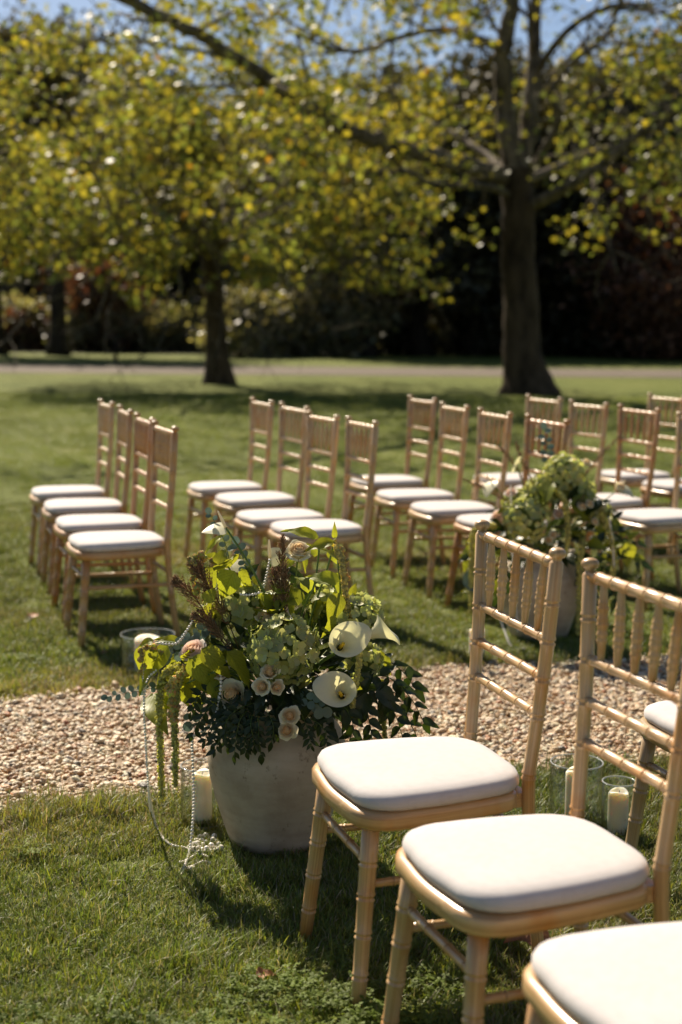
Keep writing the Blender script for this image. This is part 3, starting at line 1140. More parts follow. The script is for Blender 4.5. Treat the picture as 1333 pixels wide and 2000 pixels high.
def rose_petal(seed):
    r = random.Random(seed)
    mb = MB()
    V, F, UV, C = [], [], [], []
    n, m = 9, 8
    ph, fl, wd = r.uniform(0, 6), r.uniform(.10, .34), r.uniform(.75, 1.0)
    for i in range(n):
        u = i / (n - 1) * 2 - 1
        for j in range(m):
            t = j / (m - 1)
            a = u * wd
            ruf = math.sin(u * 5.5 + ph) * t ** 4
            rr = .30 + .46 * math.sin(t * 1.55) + fl * t ** 5 * (1 - .35 * u * u) + .055 * ruf
            z = -.32 + (1.06 - .34 * abs(u) ** 2.6) * t - (.10 + .5 * fl) * t ** 7 + .05 * ruf
            V.append((rr * math.cos(a), rr * math.sin(a), z)); UV.append((u, t))
            C.append((1 - .05 * t, .985, .93 - .04 * t))
    for i in range(n - 1):
        for j in range(m - 1):
            q = i * m + j
            F.append((q, q + m, q + m + 1, q + 1))
    mb.add(V, F, UV, C)
    return mb


RCORE = {k: rose_core().mesh('rose', M[k]) for k in ('cream', 'blush')}
RPET = {k: [rose_petal(q).mesh('petal', M[k]) for q in range(5)] for k in ('cream', 'blush')}


def rose(A, c, size, axis, root=None, kind='cream', petals=6, seed=0):
    r = random.Random(seed)
    h = A.part('rose', RCORE[kind], c, frame(axis, twist=r.uniform(0, 6)), size)
    for k in range(petals):
        q = Quaternion((0, 0, 1), k * 6.283 / petals * (1 if k % 2 else 1.04) + r.uniform(-.3, .3)) @ Quaternion((0, 1, 0), r.uniform(-.10, .34))
        link('petal', r.choice(RPET[kind]), h, (0, 0, -.02 * (k % 2)), q, r.uniform(.92, 1.12))
    if root is not None:
        stem(A, [Vector(root), Vector(root).lerp(Vector(c), .5) + Vector((0, 0, .01)), Vector(c) - Vector(axis).normalized() * size * .2], .0025)
    return h


def calla_meshes():
    mb = MB()
    V, F, UV = [], [], []
    n, m = 41, 22
    for i in range(n):
        u = i / (n - 1) * 2 - 1
        a = u * math.pi * 1.10
        tipw = math.exp(-(a / .55) ** 2)
        back = .5 + .5 * math.cos(a)
        for j in range(m):
            t = j / (m - 1)
            top = .58 + .44 * back + .20 * tipw
            r = .068 + .05 * t + (.26 + .10 * back) * t ** 2.0
            r += .05 * t ** 10 * (1 - tipw) + .16 * tipw * t ** 6      # rolled lip, reflexed tip
            r += .025 * max(0, -u)                                     # the overlap
            z = top * (t - .08 * t ** 9) - .10 * tipw * t ** 9
            V.append((r * math.cos(a), r * math.sin(a), z)); UV.append((u, t))
    for i in range(n - 1):
        for j in range(m - 1):
            q = i * m + j
            F.append((q, q + m, q + m + 1, q + 1))
    mb.add(V, F, UV)
    s = MB()
    tube(s, [Vector((0, 0, z)) for z in (.05, .2, .35, .47, .52)], [.04, .05, .05, .042, .015], 10)
    th = MB()
    lathe(th, [(.06, .04), (.071, .10), (.073, .15), (.079, .20)], 16)
    return mb.mesh('spathe', M['white']), s.mesh('spadix', M['yellow']), th.mesh('throat', M['throat'])


CALLA = calla_meshes()


def calla(A, c, size, axis, tip, root):
    q = frame(axis, tip)
    c = Vector(c); ax = Vector(axis).normalized()
    base = c - ax * size * .5
    r = Vector(root)
    h = stem(A, [r, r.lerp(base, .55) + Vector((0, 0, .012)), base - ax * size * .2, base + ax * .012], .0055, 'calla_lily')
    for nm, me in zip(('spathe', 'spadix', 'throat'), CALLA):
        link(nm, me, h, base - r, q, size)
    return h


an = leaf_mb('heart', .95, -.10, .28, 12)
ANTH = an.mesh('spathe', M['white'])
sp = MB(); tube(sp, [Vector((0, 0, z)) for z in (0, .25, .6, .9, 1.0)], [.075, .085, .075, .05, .015], 8)
SPAD = sp.mesh('spadix', M['cream'])


def anthurium(A, b, size, d, up, spad_dir, root, spl=.7):
    r, b = Vector(root), Vector(b)
    h = stem(A, [r, r.lerp(b, .6) + Vector((.004, 0, .004)), b], .0034, 'anthurium')
    link('spathe', ANTH, h, b - r, frame(d, up), size)
    link('spadix', SPAD, h, b - r, frame(spad_dir), size * spl)


def tassel(A, pts, r0, r1, bead=.0036, name='amaranth_tassel', fuzz=1.0, c=(1, 1, 1)):
    mb = MB()
    p = catmull(pts, 10)
    L = sum((p[i] - p[i - 1]).length for i in range(1, len(p)))
    n = max(8, int(L / (bead * .62)))
    cum = [0]
    for i in range(1, len(p)): cum.append(cum[-1] + (p[i] - p[i - 1]).length)
    rr = random.Random(int(L * 1e5))
    tube(mb, p, [max(.0015, (r0 + (r1 - r0) * k / len(p)) * .55) for k in range(len(p))], 6, c=tuple(x * .7 for x in c))
    j = 0
    for k in range(n):
        s = L * k / (n - 1)
        while j < len(cum) - 2 and cum[j + 1] < s: j += 1
        q = p[j].lerp(p[j + 1], (s - cum[j]) / max(cum[j + 1] - cum[j], 1e-9))
        R_ = (r0 + (r1 - r0) * k / n) * (1 + .22 * math.sin(k * 1.3) * fuzz)
        for m in range(5):
            d = Vector((rr.gauss(0, 1), rr.gauss(0, 1), rr.gauss(0, 1))).normalized()
            b = bead * rr.uniform(.6, 1.2)
            g = rr.uniform(.7, 1.35)
            M_ = Matrix.Translation(q + d * R_ * .75) @ Matrix.Rotation(rr.uniform(0, 6), 4, 'X') @ Matrix.Scale(b, 4)
            mb.add([M_ @ v for v in ICO1[0]], ICO1[1], None, tuple(x * g for x in c))
    return A.mesh_at(name, mb, M['tassel'], pts[0])


def pompoms(A, pts, n, r, name='amaranth_spray', c=(1.1, 1.0, .9)):
    """loose string of fuzzy flower balls"""
    mb = MB()
    p = catmull(pts, 10)
    tube(mb, p, .0016, 6, c=c)
    rr = random.Random(int(pts[0].x * 1e5) % 9999)
    for k in range(n):
        q = p[int((k + .5) / n * (len(p) - 1))]
        off = Vector((rr.gauss(0, 1), rr.gauss(0, 1), rr.gauss(0, .6))).normalized() * r * rr.uniform(.3, 1.2)
        b = r * rr.uniform(.6, 1.1)
        g = rr.uniform(.8, 1.25)
        for _ in range(26):
            d = Vector((rr.gauss(0, 1), rr.gauss(0, 1), rr.gauss(0, 1))).normalized()
            M_ = Matrix.Translation(q + off + d * b * .62) @ Matrix.Scale(b * .42, 4)
            mb.add([M_ @ v for v in ICO1[0]], ICO1[1], None, tuple(x * g * rr.uniform(.8, 1.2) for x in c))
    return A.mesh_at(name, mb, M['tassel'], pts[0])


def plume(A, pts, rad, n=200, name='grass_plume', mat='plume'):
    mb = MB()
    p = catmull(pts, 10)
    tube(mb, p, [.0018] * len(p), 5, c=(.9, .9, .7))
    rr = random.Random(int(abs(pts[0].x) * 7e4))
    for k in range(n):
        t = rr.random() ** .9
        i = min(len(p) - 2, int((.22 + .78 * t) * (len(p) - 1)))
        q = p[i].lerp(p[i + 1], rr.random())
        ax = (p[i + 1] - p[i]).normalized()
        side = Vector((rr.gauss(0, 1), rr.gauss(0, 1), rr.gauss(0, 1)))
        side = (side - ax * side.dot(ax)).normalized()
        env = math.sin(math.pi * (t * .9 + .08)) ** .7
        L = rad * env * rr.uniform(.6, 1.6)
        d = (ax * 1.5 + side).normalized()
        a, b = q, q + d * L * 1.5
        w = d.orthogonal().normalized() * .0011
        u = d.cross(w)
        g = rr.uniform(.55, 1.7)
        c = (g * rr.uniform(.9, 1.3), g, g * .9)
        tube(mb, [a, b], [.0005, .0004], 3, False, c)
        for f in (.45, .7, .95):
            z = a.lerp(b, f) + side * .001
            mb.add([z - d * .003, z + w * 1.3, z + u * 1.3, z - w * 1.3, z - u * 1.3, z + d * .0045],
                   [(0, 1, 2), (0, 2, 3), (0, 3, 4), (0, 4, 1), (5, 2, 1), (5, 3, 2), (5, 4, 3), (5, 1, 4)], None, c)
    return A.mesh_at(name, mb, M[mat], pts[0])


def sprig(A, pts, kinds, n, L, w=1.0, name='sprig', r=.0012, droop=.25, mat='stem'):
    """a stem with pairs of leaves as its children"""
    p = catmull(pts, 8)
    mb = MB()
    tube(mb, p, [r * (1.2 - .6 * i / len(p)) for i in range(len(p))], 5, c=(.6, .6, .6))
    h = A.mesh_at(name, mb, M[mat], pts[0])
    for k in range(n):
        t = .16 + .84 * k / max(n - 1, 1)
        i = min(len(p) - 2, int(t * (len(p) - 1)))
        q = p[i]; ax = (p[i + 1] - p[i]).normalized()
        s = ax.cross(Vector((0, -1, .25))).normalized() * (1 if k % 2 else -1)
        d = (ax * .55 + s + Vector((random.uniform(-.3, .3), random.uniform(-.5, .3), -droop + random.uniform(-.25, .25)))).normalized()
        if k == n - 1: d = ax
        l = L * random.uniform(.75, 1.2)
        link('leaf', random.choice(kinds), h, q - pts[0], frame(d, (random.uniform(-.5, .5), -.8, .7)), (l, l * w, l))
    return h


def pearls(pts, r, label, group, n=12, spacing=2.25):
    e = link('pearl_strand', None, None, pts[0])
    tag(e, label, 'pearl strand', group)
    p = catmull(pts, n)
    mb, th = MB(), MB()
    o = Vector(pts[0])
    tube(th, [q - o for q in p], r * .18, 4)
    s, nxt = 0, 0
    for i in range(1, len(p)):
        L = (p[i] - p[i - 1]).length
        while nxt <= s + L and L > 0:
            q = p[i - 1].lerp(p[i], (nxt - s) / L) - o
            g = random.uniform(.93, 1.05)
            mb.add([v * r * g + q for v in ICO2[0]], ICO2[1])
            nxt += r * spacing
        s += L
    link('thread', th.mesh('thread', M['pearl']), e)
    b = link('beads', mb.mesh('beads', M['pearl']), e)
    b['kind'] = 'stuff'
    return e


# ---- the arrangement beside the near row
PX, PY = -.163, 3.62
pot_thing(PX, PY, 'weathered grey clay pot beside the near row of chairs', .4)
A = Arr(PX, PY, 'large trailing arrangement with calla lilies and green hydrangea, in the pot by near chairs')
ROOT = Vector((PX, PY, .37))


def Q(px, py, dd=0.0):
    return P(px, py, PY + dd)


def rt():
    return ROOT + Vector((random.uniform(-.08, .08), random.uniform(-.08, .08), 0))


# dark foliage filling the body of the bouquet
for i in range(150):
    a, b = random.uniform(0, 6.283), random.random() ** .5
    px, py = 552 + 165 * b * math.cos(a), 1318 + 100 * b * math.sin(a)
    bp = Q(px, py, random.uniform(-.10, .16))
    d = (bp - (ROOT + Vector((0, 0, .02)))).normalized() + Vector((random.uniform(-.5, .5), random.uniform(-.8, .2), random.uniform(-.5, .4)))
    leaf(A, bp, bp + d.normalized() * random.uniform(.05, .085), DARK, random.uniform(.8, 1.2))
for i in range(60):           # collar hanging over the rim
    a = random.uniform(math.pi * .98, math.pi * 2.02)
    bp = ROOT + Vector((math.cos(a) * .115, math.sin(a) * .115, random.uniform(.015, .08)))
    d = Vector((math.cos(a), math.sin(a) * .9, random.uniform(-1.3, .3)))
    leaf(A, bp, bp + d.normalized() * random.uniform(.05, .09), DARK, 1.0)

hydrangea(A, Q(553, 1268, -.12), .083, 74, (.0, -.85, .5), ROOT, .0175, 1)
hydrangea(A, Q(700, 1210, -.02), .062, 44, (.4, -.6, .7), ROOT, .0145, 2)
hydrangea(A, Q(640, 1185, .06), .055, 34, (.1, -.5, .85), ROOT, .0140, 3)
hydrangea(A, Q(470, 1180, .02), .062, 42, (-.3, -.6, .75), ROOT, .0155, 4)
hydrangea(A, Q(420, 1205, .05), .045, 26, (-.7, -.4, .6), ROOT, .0150, 5)
hydrangea(A, Q(712, 1290, .0), .048, 28, (.6, -.7, .1), ROOT, .0150, 6)
hydrangea(A, Q(575, 1325, .03), .05, 26, (.3, -.9, -.2), ROOT, .0160, 7)

# yellow-green amaranth leaves: base pixel, tip pixel, width over length, depth
LL = [(421, 1079, 441, 1122, .7, -.02), (458, 1115, 427, 1168, .85, -.06), (403, 1108, 424, 1150, .7, .02), (473, 1110, 485, 1156, .6, .0),
      (276, 1262, 271, 1312, .62, -.04), (288, 1262, 299, 1316, .62, -.02), (328, 1262, 292, 1308, .75, -.06), (352, 1258, 311, 1241, .75, .0),
      (369, 1285, 422, 1333, .70, -.12), (385, 1318, 432, 1352, .9, -.10), (394, 1266, 453, 1317, .55, -.14), (443, 1272, 500, 1328, .62, -.16),
      (362, 1334, 401, 1384, .75, -.10), (429, 1345, 442, 1424, .52, -.14), (345, 1330, 372, 1368, .8, -.05), (410, 1330, 440, 1372, .7, -.12),
      (622, 1050, 565, 1023, .45, .0), (652, 1058, 602, 1064, .6, -.03), (654, 1052, 654, 1026, .5, .0), (664, 1136, 604, 1116, .55, -.08),
      (661, 1094, 641, 1068, .7, -.02), (663, 1158, 645, 1216, .6, -.08), (655, 1200, 633, 1248, .4, -.10), (684, 1168, 694, 1142, .6, .0),
      (573, 1212, 573, 1170, .75, -.02), (662, 1118, 661, 1155, .6, .0), (754, 1280, 760, 1316, .55, .02), (636, 1160, 606, 1168, .8, .0),
      (600, 1082, 592, 1112, .5, .02), (455, 1140, 480, 1186, .7, .03), (330, 1290, 352, 1318, .8, .02), (300, 1250, 270, 1258, .8, .0),
      (395, 1085, 372, 1102, .7, .03), (700, 1335, 712, 1372, .6, .0), (590, 1130, 620, 1160, .7, .05), (745, 1270, 742, 1300, .6, -.02),
      (620, 1085, 600, 1060, .6, .03), (350, 1280, 322, 1300, .8, .03), (430, 1095, 405, 1082, .8, .05), (640, 1075, 668, 1100, .55, .02)]
for b0, b1, t0, t1, w, dd in LL:
    leaf(A, Q(b0, b1, dd), Q(t0, t1, dd - random.uniform(.0, .03)), LIME, w * 1.45)
# stems carrying them
for pts in ([(500, 1330, .0), (440, 1220, .02), (455, 1130, -.02), (425, 1080, .0)], [(520, 1340, 0), (420, 1290, -.06), (340, 1255, -.03), (285, 1262, -.03)],
            [(510, 1345, -.02), (450, 1310, -.12), (400, 1320, -.11), (365, 1335, -.1)], [(580, 1320, 0), (610, 1200, .0), (640, 1110, -.02), (655, 1050, .0)],
            [(575, 1300, 0), (590, 1200, -.03), (615, 1140, -.04), (625, 1060, .0)], [(600, 1330, 0), (650, 1250, .0), (665, 1160, -.04), (660, 1095, -.02)]):
    stem(A, [ROOT + Vector((0, 0, .02))] + [Q(*p) for p in pts], .0032)

# roses
rose(A, Q(528, 1314, -.19), .0225, (-.05, -.8, .55), ROOT, 'cream', 6, 1)
rose(A, Q(513, 1341, -.20), .0205, (-.3, -.85, .3), ROOT, 'cream', 6, 2)
rose(A, Q(540, 1342, -.20), .0185, (.25, -.9, .25), ROOT, 'cream', 6, 3)
rose(A, Q(566, 1398, -.20), .0230, (.05, -.9, .35), ROOT, 'cream', 7, 4)
rose(A, Q(561, 1427, -.205), .0230, (-.05, -.9, .25), ROOT, 'cream', 7, 5)
rose(A, Q(583, 1080, -.03), .030, (.1, -.55, .8), Q(575, 1180, 0), 'cream', 7, 6)
rose(A, Q(381, 1276, -.06), .034, (-.4, -.5, .75), ROOT, 'blush', 7, 7)
rose(A, Q(455, 1358, -.13), .036, (-.2, -.75, .3), ROOT, 'cream', 7, 8)
rose(A, Q(520, 1212, -.05), .027, (-.1, -.4, .9), ROOT, 'cream', 6, 9)
rose(A, Q(438, 1310, -.10), .026, (-.5, -.6, .5), ROOT, 'blush', 6, 10)

# callas
calla(A, Q(672, 1256, -.17), .092, (.30, -.72, .52), (.75, .45, .15), ROOT)
calla(A, Q(664, 1352, -.19), .094, (-.15, -.80, .50), (-.85, .1, .0), ROOT)
calla(A, Q(742, 1234, -.12), .092, (.82, -.18, .38), (.3, -.65, -.2), Q(690, 1290, -.05))

# anthuriums
anthurium(A, Q(441, 1030, .02), .062, (-1, -.25, .05), (.1, -.4, .9), (-.45, -.1, 1), Q(545, 1210, -.03), .78)
anthurium(A, Q(527, 1090, .02), .058, (.9, -.2, .42), (-.2, -.7, .5), (-.02, -.1, 1), Q(530, 1200, .0), .85)
anthurium(A, Q(478, 1104, .06), .058, (-.9, -.3, .1), (0, -.5, .8), (-.2, -.1, .9), Q(520, 1220, .03), .3)
leaf(A, Q(433, 1047, .02), Q(396, 1072, -.01), LIME, .5)

# plumes
plume(A, [Q(475, 1290, .0), Q(440, 1200, -.03), Q(405, 1140, -.05), Q(377, 1098, -.05)], .024, 320)
plume(A, [Q(470, 1300, .02), Q(420, 1230, -.03), Q(380, 1165, -.04), Q(340, 1134, -.04)], .021, 280)
plume(A, [Q(480, 1310, -.04), Q(440, 1250, -.05), Q(405, 1215, -.05), Q(378, 1203, -.05)], .016, 160)
plume(A, [Q(548, 1270, .0), Q(549, 1190, -.04), Q(551, 1110, -.04), Q(552, 1046, -.04)], .013, 220)
plume(A, [Q(545, 1270, .0), Q(541, 1190, -.03), Q(538, 1140, -.03), Q(536, 1112, -.03)], .012, 140)
plume(A, [Q(560, 1270, .0), Q(556, 1200, -.05), Q(558, 1150, -.05), Q(557, 1110, -.05)], .012, 140)

# amaranth tassels and sprays
tassel(A, [Q(352, 1300, -.06), Q(322, 1320, -.08), Q(312, 1390, -.08), Q(314, 1470, -.08), Q(317, 1560, -.08)], .0125, .0088, c=(1.05, 1.08, 1.05))
tassel(A, [Q(382, 1300, -.08), Q(352, 1322, -.10), Q(342, 1400, -.10), Q(343, 1470, -.10), Q(343, 1533, -.10)], .0115, .0090, c=(.98, 1.02, .95))
pompoms(A, [Q(400, 1300, -.08), Q(365, 1310, -.10), Q(342, 1335, -.11), Q(338, 1375, -.11), Q(344, 1410, -.11)], 26, .0118)
pompoms(A, [Q(420, 1095, -.03), Q(385, 1085, -.04), Q(376, 1115, -.05), Q(388, 1160, -.05)], 17, .0115)
pompoms(A, [Q(320, 1275, -.05), Q(290, 1262, -.06), Q(280, 1285, -.07), Q(279, 1320, -.07)], 12, .009)
tassel(A, [Q(655, 1065, -.03), Q(668, 1095, -.05), Q(672, 1130, -.06), Q(678, 1180, -.06), Q(690, 1235, -.06)], .007, .008, .0048, 'amaranth_spray', 1.6, (1.1, 1.02, 1.0))
tassel(A, [Q(690, 1230, -.07), Q(703, 1260, -.12), Q(698, 1320, -.14), Q(690, 1365, -.13), Q(688, 1400, -.12)], .008, .0062, .0048, 'amaranth_tassel', 1.2, (1.05, 1.05, 1.0))
pompoms(A, [Q(655, 1055, -.02), Q(672, 1085, -.04), Q(676, 1110, -.05), Q(676, 1150, -.05)], 12, .008, c=(1.1, 1.0, 1.0))
tassel(A, [Q(745, 1330, .02), Q(750, 1370, .03), Q(750, 1410, .03), Q(752, 1440, .03)], .006, .005, .0045, 'amaranth_tassel', 1.2, (.8, .8, .6))
tassel(A, [Q(400, 1220, .0), Q(404, 1250, -.02), Q(404, 1280, -.03)], .008, .006, c=(.8, .85, .8))

# ruscus hanging over the rim at the aisle side
for pts, n in (([(470, 1370, -.10), (430, 1375, -.14), (395, 1400, -.15), (374, 1442, -.15)], 15), ([(480, 1375, -.12), (445, 1390, -.17), (425, 1425, -.18), (417, 1455, -.18)], 13),
               ([(490, 1380, -.14), (470, 1405, -.20), (462, 1440, -.205), (458, 1478, -.205)], 14), ([(500, 1385, -.14), (505, 1410, -.20), (506, 1440, -.205), (510, 1478, -.205)], 14),
               ([(490, 1370, -.12), (440, 1365, -.15), (410, 1380, -.16), (390, 1412, -.16)], 14), ([(490, 1385, -.15), (485, 1420, -.20), (478, 1450, -.205), (482, 1470, -.205)], 12),
               ([(600, 1400, -.16), (625, 1415, -.19), (640, 1440, -.19), (632, 1462, -.19)], 11), ([(505, 1370, -.14), (465, 1385, -.19), (440, 1410, -.19), (430, 1440, -.19)], 14),
               ([(480, 1350, -.1), (430, 1340, -.12), (385, 1360, -.12), (372, 1395, -.12)], 14), ([(520, 1385, -.15), (530, 1405, -.2), (535, 1425, -.21), (530, 1452, -.21)], 11),
               ([(470, 1365, -.12), (435, 1395, -.16), (410, 1425, -.17), (400, 1450, -.17)], 13), ([(500, 1375, -.14), (450, 1400, -.19), (440, 1430, -.195), (445, 1462, -.195)], 14),
               ([(495, 1390, -.16), (490, 1415, -.205), (495, 1440, -.21), (498, 1458, -.21)], 12), ([(460, 1355, -.1), (410, 1350, -.12), (380, 1375, -.13), (385, 1425, -.13)], 14),
               ([(590, 1395, -.16), (600, 1420, -.2), (605, 1440, -.205), (610, 1458, -.205)], 11), ([(480, 1385, -.15), (455, 1420, -.195), (430, 1445, -.19), (420, 1470, -.19)], 13)):
    sprig(A, [Q(*p) for p in pts], RUS, n, .027, 1.0, 'ruscus_sprig')
# vines trailing on the chair side
for pts, n in (([(690, 1340, -.05), (750, 1320, -.05), (800, 1360, -.03), (832, 1418, -.02)], 12), ([(690, 1350, -.08), (740, 1350, -.1), (770, 1390, -.1), (790, 1450, -.08)], 12),
               ([(700, 1330, .0), (745, 1290, .02), (785, 1310, .03), (815, 1350, .03)], 10), ([(680, 1360, -.1), (710, 1370, -.12), (722, 1410, -.12), (728, 1450, -.1)], 11),
               ([(660, 1370, -.1), (680, 1390, -.14), (690, 1420, -.14), (680, 1455, -.13)], 10), ([(720, 1340, .05), (780, 1380, .06), (815, 1440, .06), (820, 1470, .06)], 10)):
    sprig(A, [Q(*p) for p in pts], DARK, n, .050, .95, 'trailing_vine', .0016, .45)
for b0, b1, t0, t1, w, dd in ((740, 1340, 776, 1392, 1.1, -.1), (716, 1352, 703, 1410, 1.3, -.12), (690, 1300, 728, 1322, 1.3, -.08), (800, 1300, 803, 1338, 1.0, .0),
                              (760, 1360, 742, 1418, 1.2, -.06), (600, 1350, 590, 1410, 1.5, -.14), (625, 1380, 660, 1420, 1.3, -.14), (480, 1130, 505, 1100, 1.1, .05),
                              (570, 1160, 545, 1130, 1.0, .05), (600, 1190, 610, 1150, 1.2, .06), (430, 1230, 462, 1190, 1.3, .0), (560, 1110, 598, 1128, .9, .04),
                              (690, 1440, 725, 1468, 1.2, -.1), (640, 1420, 668, 1450, 1.2, -.12), (770, 1330, 795, 1372, 1.0, -.02)):
    leaf(A, Q(b0, b1, dd), Q(t0, t1, dd - .02), DARK, w)
for i in range(34):           # dark leaves spilling over the rim
    px, py = random.uniform(425, 660), random.uniform(1345, 1425)
    b = Q(px, py, -.135 - .04 * (1 - abs(px - 545) / 120))
    t_ = Q(px + random.uniform(-30, 30), py + random.uniform(8, 42), -.165 - .04 * (1 - abs(px - 545) / 120))
    leaf(A, b, t_, DARK, random.uniform(.7, 1.2))
# eucalyptus
for pts, n, L in (([(450, 1100, .06), (440, 1060, .05), (425, 1030, .05), (409, 1000, .05)], 12, .019), ([(500, 1180, .05), (490, 1130, .05), (475, 1090, .05), (463, 1060, .05)], 12, .022),
                  ([(420, 1260, .0), (385, 1240, -.02), (360, 1258, -.03), (330, 1290, -.03)], 13, .024), ([(440, 1240, .0), (405, 1225, -.02), (385, 1250, -.03), (360, 1275, -.04)], 12, .024),
                  ([(580, 1360, -.15), (600, 1365, -.19), (620, 1375, -.2), (632, 1385, -.2)], 9, .026), ([(330, 1330, -.05), (290, 1345, -.05), (250, 1352, -.05), (205, 1362, -.05)], 14, .016),
                  ([(400, 1350, -.08), (385, 1370, -.1), (378, 1390, -.1), (370, 1412, -.1)], 7, .024)):
    sprig(A, [Q(*p) for p in pts], EUC, n, L, 1.0, 'eucalyptus_sprig', .001, .0)
for i in range(40):           # more yellow-green leaves at the aisle side and crown
    if i % 2: px, py = random.uniform(285, 440), random.uniform(1255, 1370)
    else: px, py = random.uniform(395, 690), random.uniform(1085, 1200)
    b = Q(px, py, random.uniform(-.10, .06))
    t_ = Q(px + random.uniform(-34, 34), py + random.uniform(5, 46) * (1 if i % 2 else random.choice((-1, 1))), random.uniform(-.12, .04))
    leaf(A, b, t_, LIME, random.uniform(.9, 1.3))
for i in range(60):           # small greenery between the flowers
    px, py = random.uniform(400, 720), random.uniform(1110, 1290)
    if (px - 560) ** 2 / 170 ** 2 + (py - 1290) ** 2 / 175 ** 2 > 1: continue
    b = Q(px, py, random.uniform(.0, .14))
    d = (b - ROOT).normalized() + Vector((random.uniform(-.5, .5), random.uniform(-.5, .3), random.uniform(-.2, .5)))
    leaf(A, b, b + d.normalized() * random.uniform(.035, .06), DARK if i % 3 else LIME, 1.1)

# pearls draped through it
G = lambda px, py, z=.014: (lambda a, b: a.lerp(b, (z - a.z) / (b.z - a.z)))(P(px, py, 3.0), P(px, py, 4.2))
PG = 'pearl strands draped over the near arrangement'
pearls([Q(380, 1208, -.05), Q(365, 1232, -.06), Q(348, 1255, -.06), Q(330, 1258, -.06), Q(310, 1256, -.06)], .0036, 'short pearl strand laid over the upper amaranth leaves', PG)
pearls([Q(320, 1298, -.06), Q(305, 1310, -.06), Q(288, 1330, -.06), Q(282, 1380, -.06), Q(286, 1460, -.06), Q(291, 1540, -.06), G(300, 1592, .03), G(308, 1616), G(320, 1638), G(338, 1651), G(360, 1655), G(380, 1662), G(412, 1661), G(436, 1655)],
       .0036, 'long pearl strand falling from the leaf tips down to the grass', PG)
pearls([Q(279, 1305, -.05), Q(281, 1360, -.05), Q(284, 1440, -.05), Q(289, 1520, -.05), G(294, 1585, .02)], .0030, 'thin straight pearl strand hanging beside the longest strand', PG)
pearls([Q(431, 1303, -.13), Q(432, 1340, -.14), Q(424, 1388, -.15), Q(404, 1424, -.13), Q(378, 1440, -.11), Q(377, 1490, -.09), Q(379, 1550, -.09), Q(377, 1605, -.08), G(373, 1646, .03), G(368, 1672), G(355, 1708)],
       .0042, 'pearl strand hanging in front of the glass candle jar', PG)
pearls([Q(527, 1094, .0), Q(522, 1120, -.01), Q(515, 1148, -.01)], .0036, 'tiny pearl strand hanging from a white anthurium', PG)
pearls([Q(471, 1161, -.08), Q(490, 1162, -.09), Q(510, 1157, -.08)], .0036, 'tiny pearl strand lying across the calla stem', PG)
pearls([G(352, 1684), G(366, 1680), G(388, 1668), G(410, 1675)], .0036, 'curled pearl strand lying flat on the grass by the pot', PG)
pearls([G(360, 1697), G(380, 1690), G(398, 1682), G(412, 1686)], .0036, 'second curled pearl strand on the grass by the pot', PG)
ne = tag(link('pearl_necklace', None, None, G(395, 1655, 0)), 'heap of large white pearls on the grass beside the pot', 'pearl necklace')
pm = MB(); pm.add([v * .0082 for v in ICO3[0]], ICO3[1])
PEARL = pm.mesh('pearl', M['pearl'])
for px, py in ((372, 1655), (380, 1650), (389, 1656), (397, 1650), (384, 1642), (394, 1643), (403, 1645), (404, 1657), (391, 1634), (402, 1632), (417, 1640), (424, 1644), (419, 1633), (413, 1652),
               (428, 1650), (421, 1658), (432, 1656), (376, 1697), (380, 1658), (396, 1660), (410, 1662), (386, 1648)):
    link('pearl', PEARL, ne, G(px, py, random.uniform(.008, .018)) - ne.location, None, random.uniform(.8, 1.1))

# ---- glass jars and candles
def jar_mesh(r, h, t=.003):
    mb = MB()
    lathe(mb, [(0, .002), (r - .008, .002), (r - .002, .004), (r, .010), (r, h - .002), (r + .0012, h - .0012), (r - t * .5, h), (r - t - .0012, h - .0012), (r - t, h - .003), (r - t, .014), (r - t - .004, .010), (0, .010)], 40)
    return mb.mesh('glass_jar', M['glass'])


def jar(x, y, r, h, label):
    e = tag(link('glass_jar', None, None, (x, y, 0)), label, 'glass jar', 'clear glass candle jars')
    link('wall', jar_mesh(r, h), e)
    for nm, rr, z, q in (('rim', r - .0012, h, .0021), ('base_ring', r - .003, .007, .0032)):
        mb = MB()
        ring = [(math.cos(2 * math.pi * k / 44) * rr, math.sin(2 * math.pi * k / 44) * rr) for k in range(45)]
        tube(mb, [Vector((a, b, z)) for a, b in ring], q, 6, False)
        link(nm, mb.mesh(nm, M['rim']), e)
    return e


def candle(x, y, r, h, label, z=.0105):
    e = tag(link('pillar_candle', None, None, (x, y, z)), label, 'candle', 'ivory pillar candles')
    mb = MB()
    lathe(mb, [(0, 0), (r * .97, 0), (r, .004), (r, h * .9), (r * .99, h - .004), (r * .9, h), (r * .72, h - .004), (r * .4, h - .010), (0, h - .011)], 28)
    mb.v = [(p[0], p[1], p[2] + (.004 * math.sin(2 * math.atan2(p[1], p[0]) + r * 200) if p[2] > h * .8 else 0)) for p in mb.v]
    link('wax_body', mb.mesh('wax_body', M['wax']), e)
    wk = MB(); tube(wk, [Vector((0, 0, h - .014)), Vector((.001, 0, h - .004)), Vector((.003, .001, h + .001))], .0012, 5)
    link('wick', wk.mesh('wick', M['wick']), e)


def gx(px, d): return (px - 666.5) / CAM_F * d


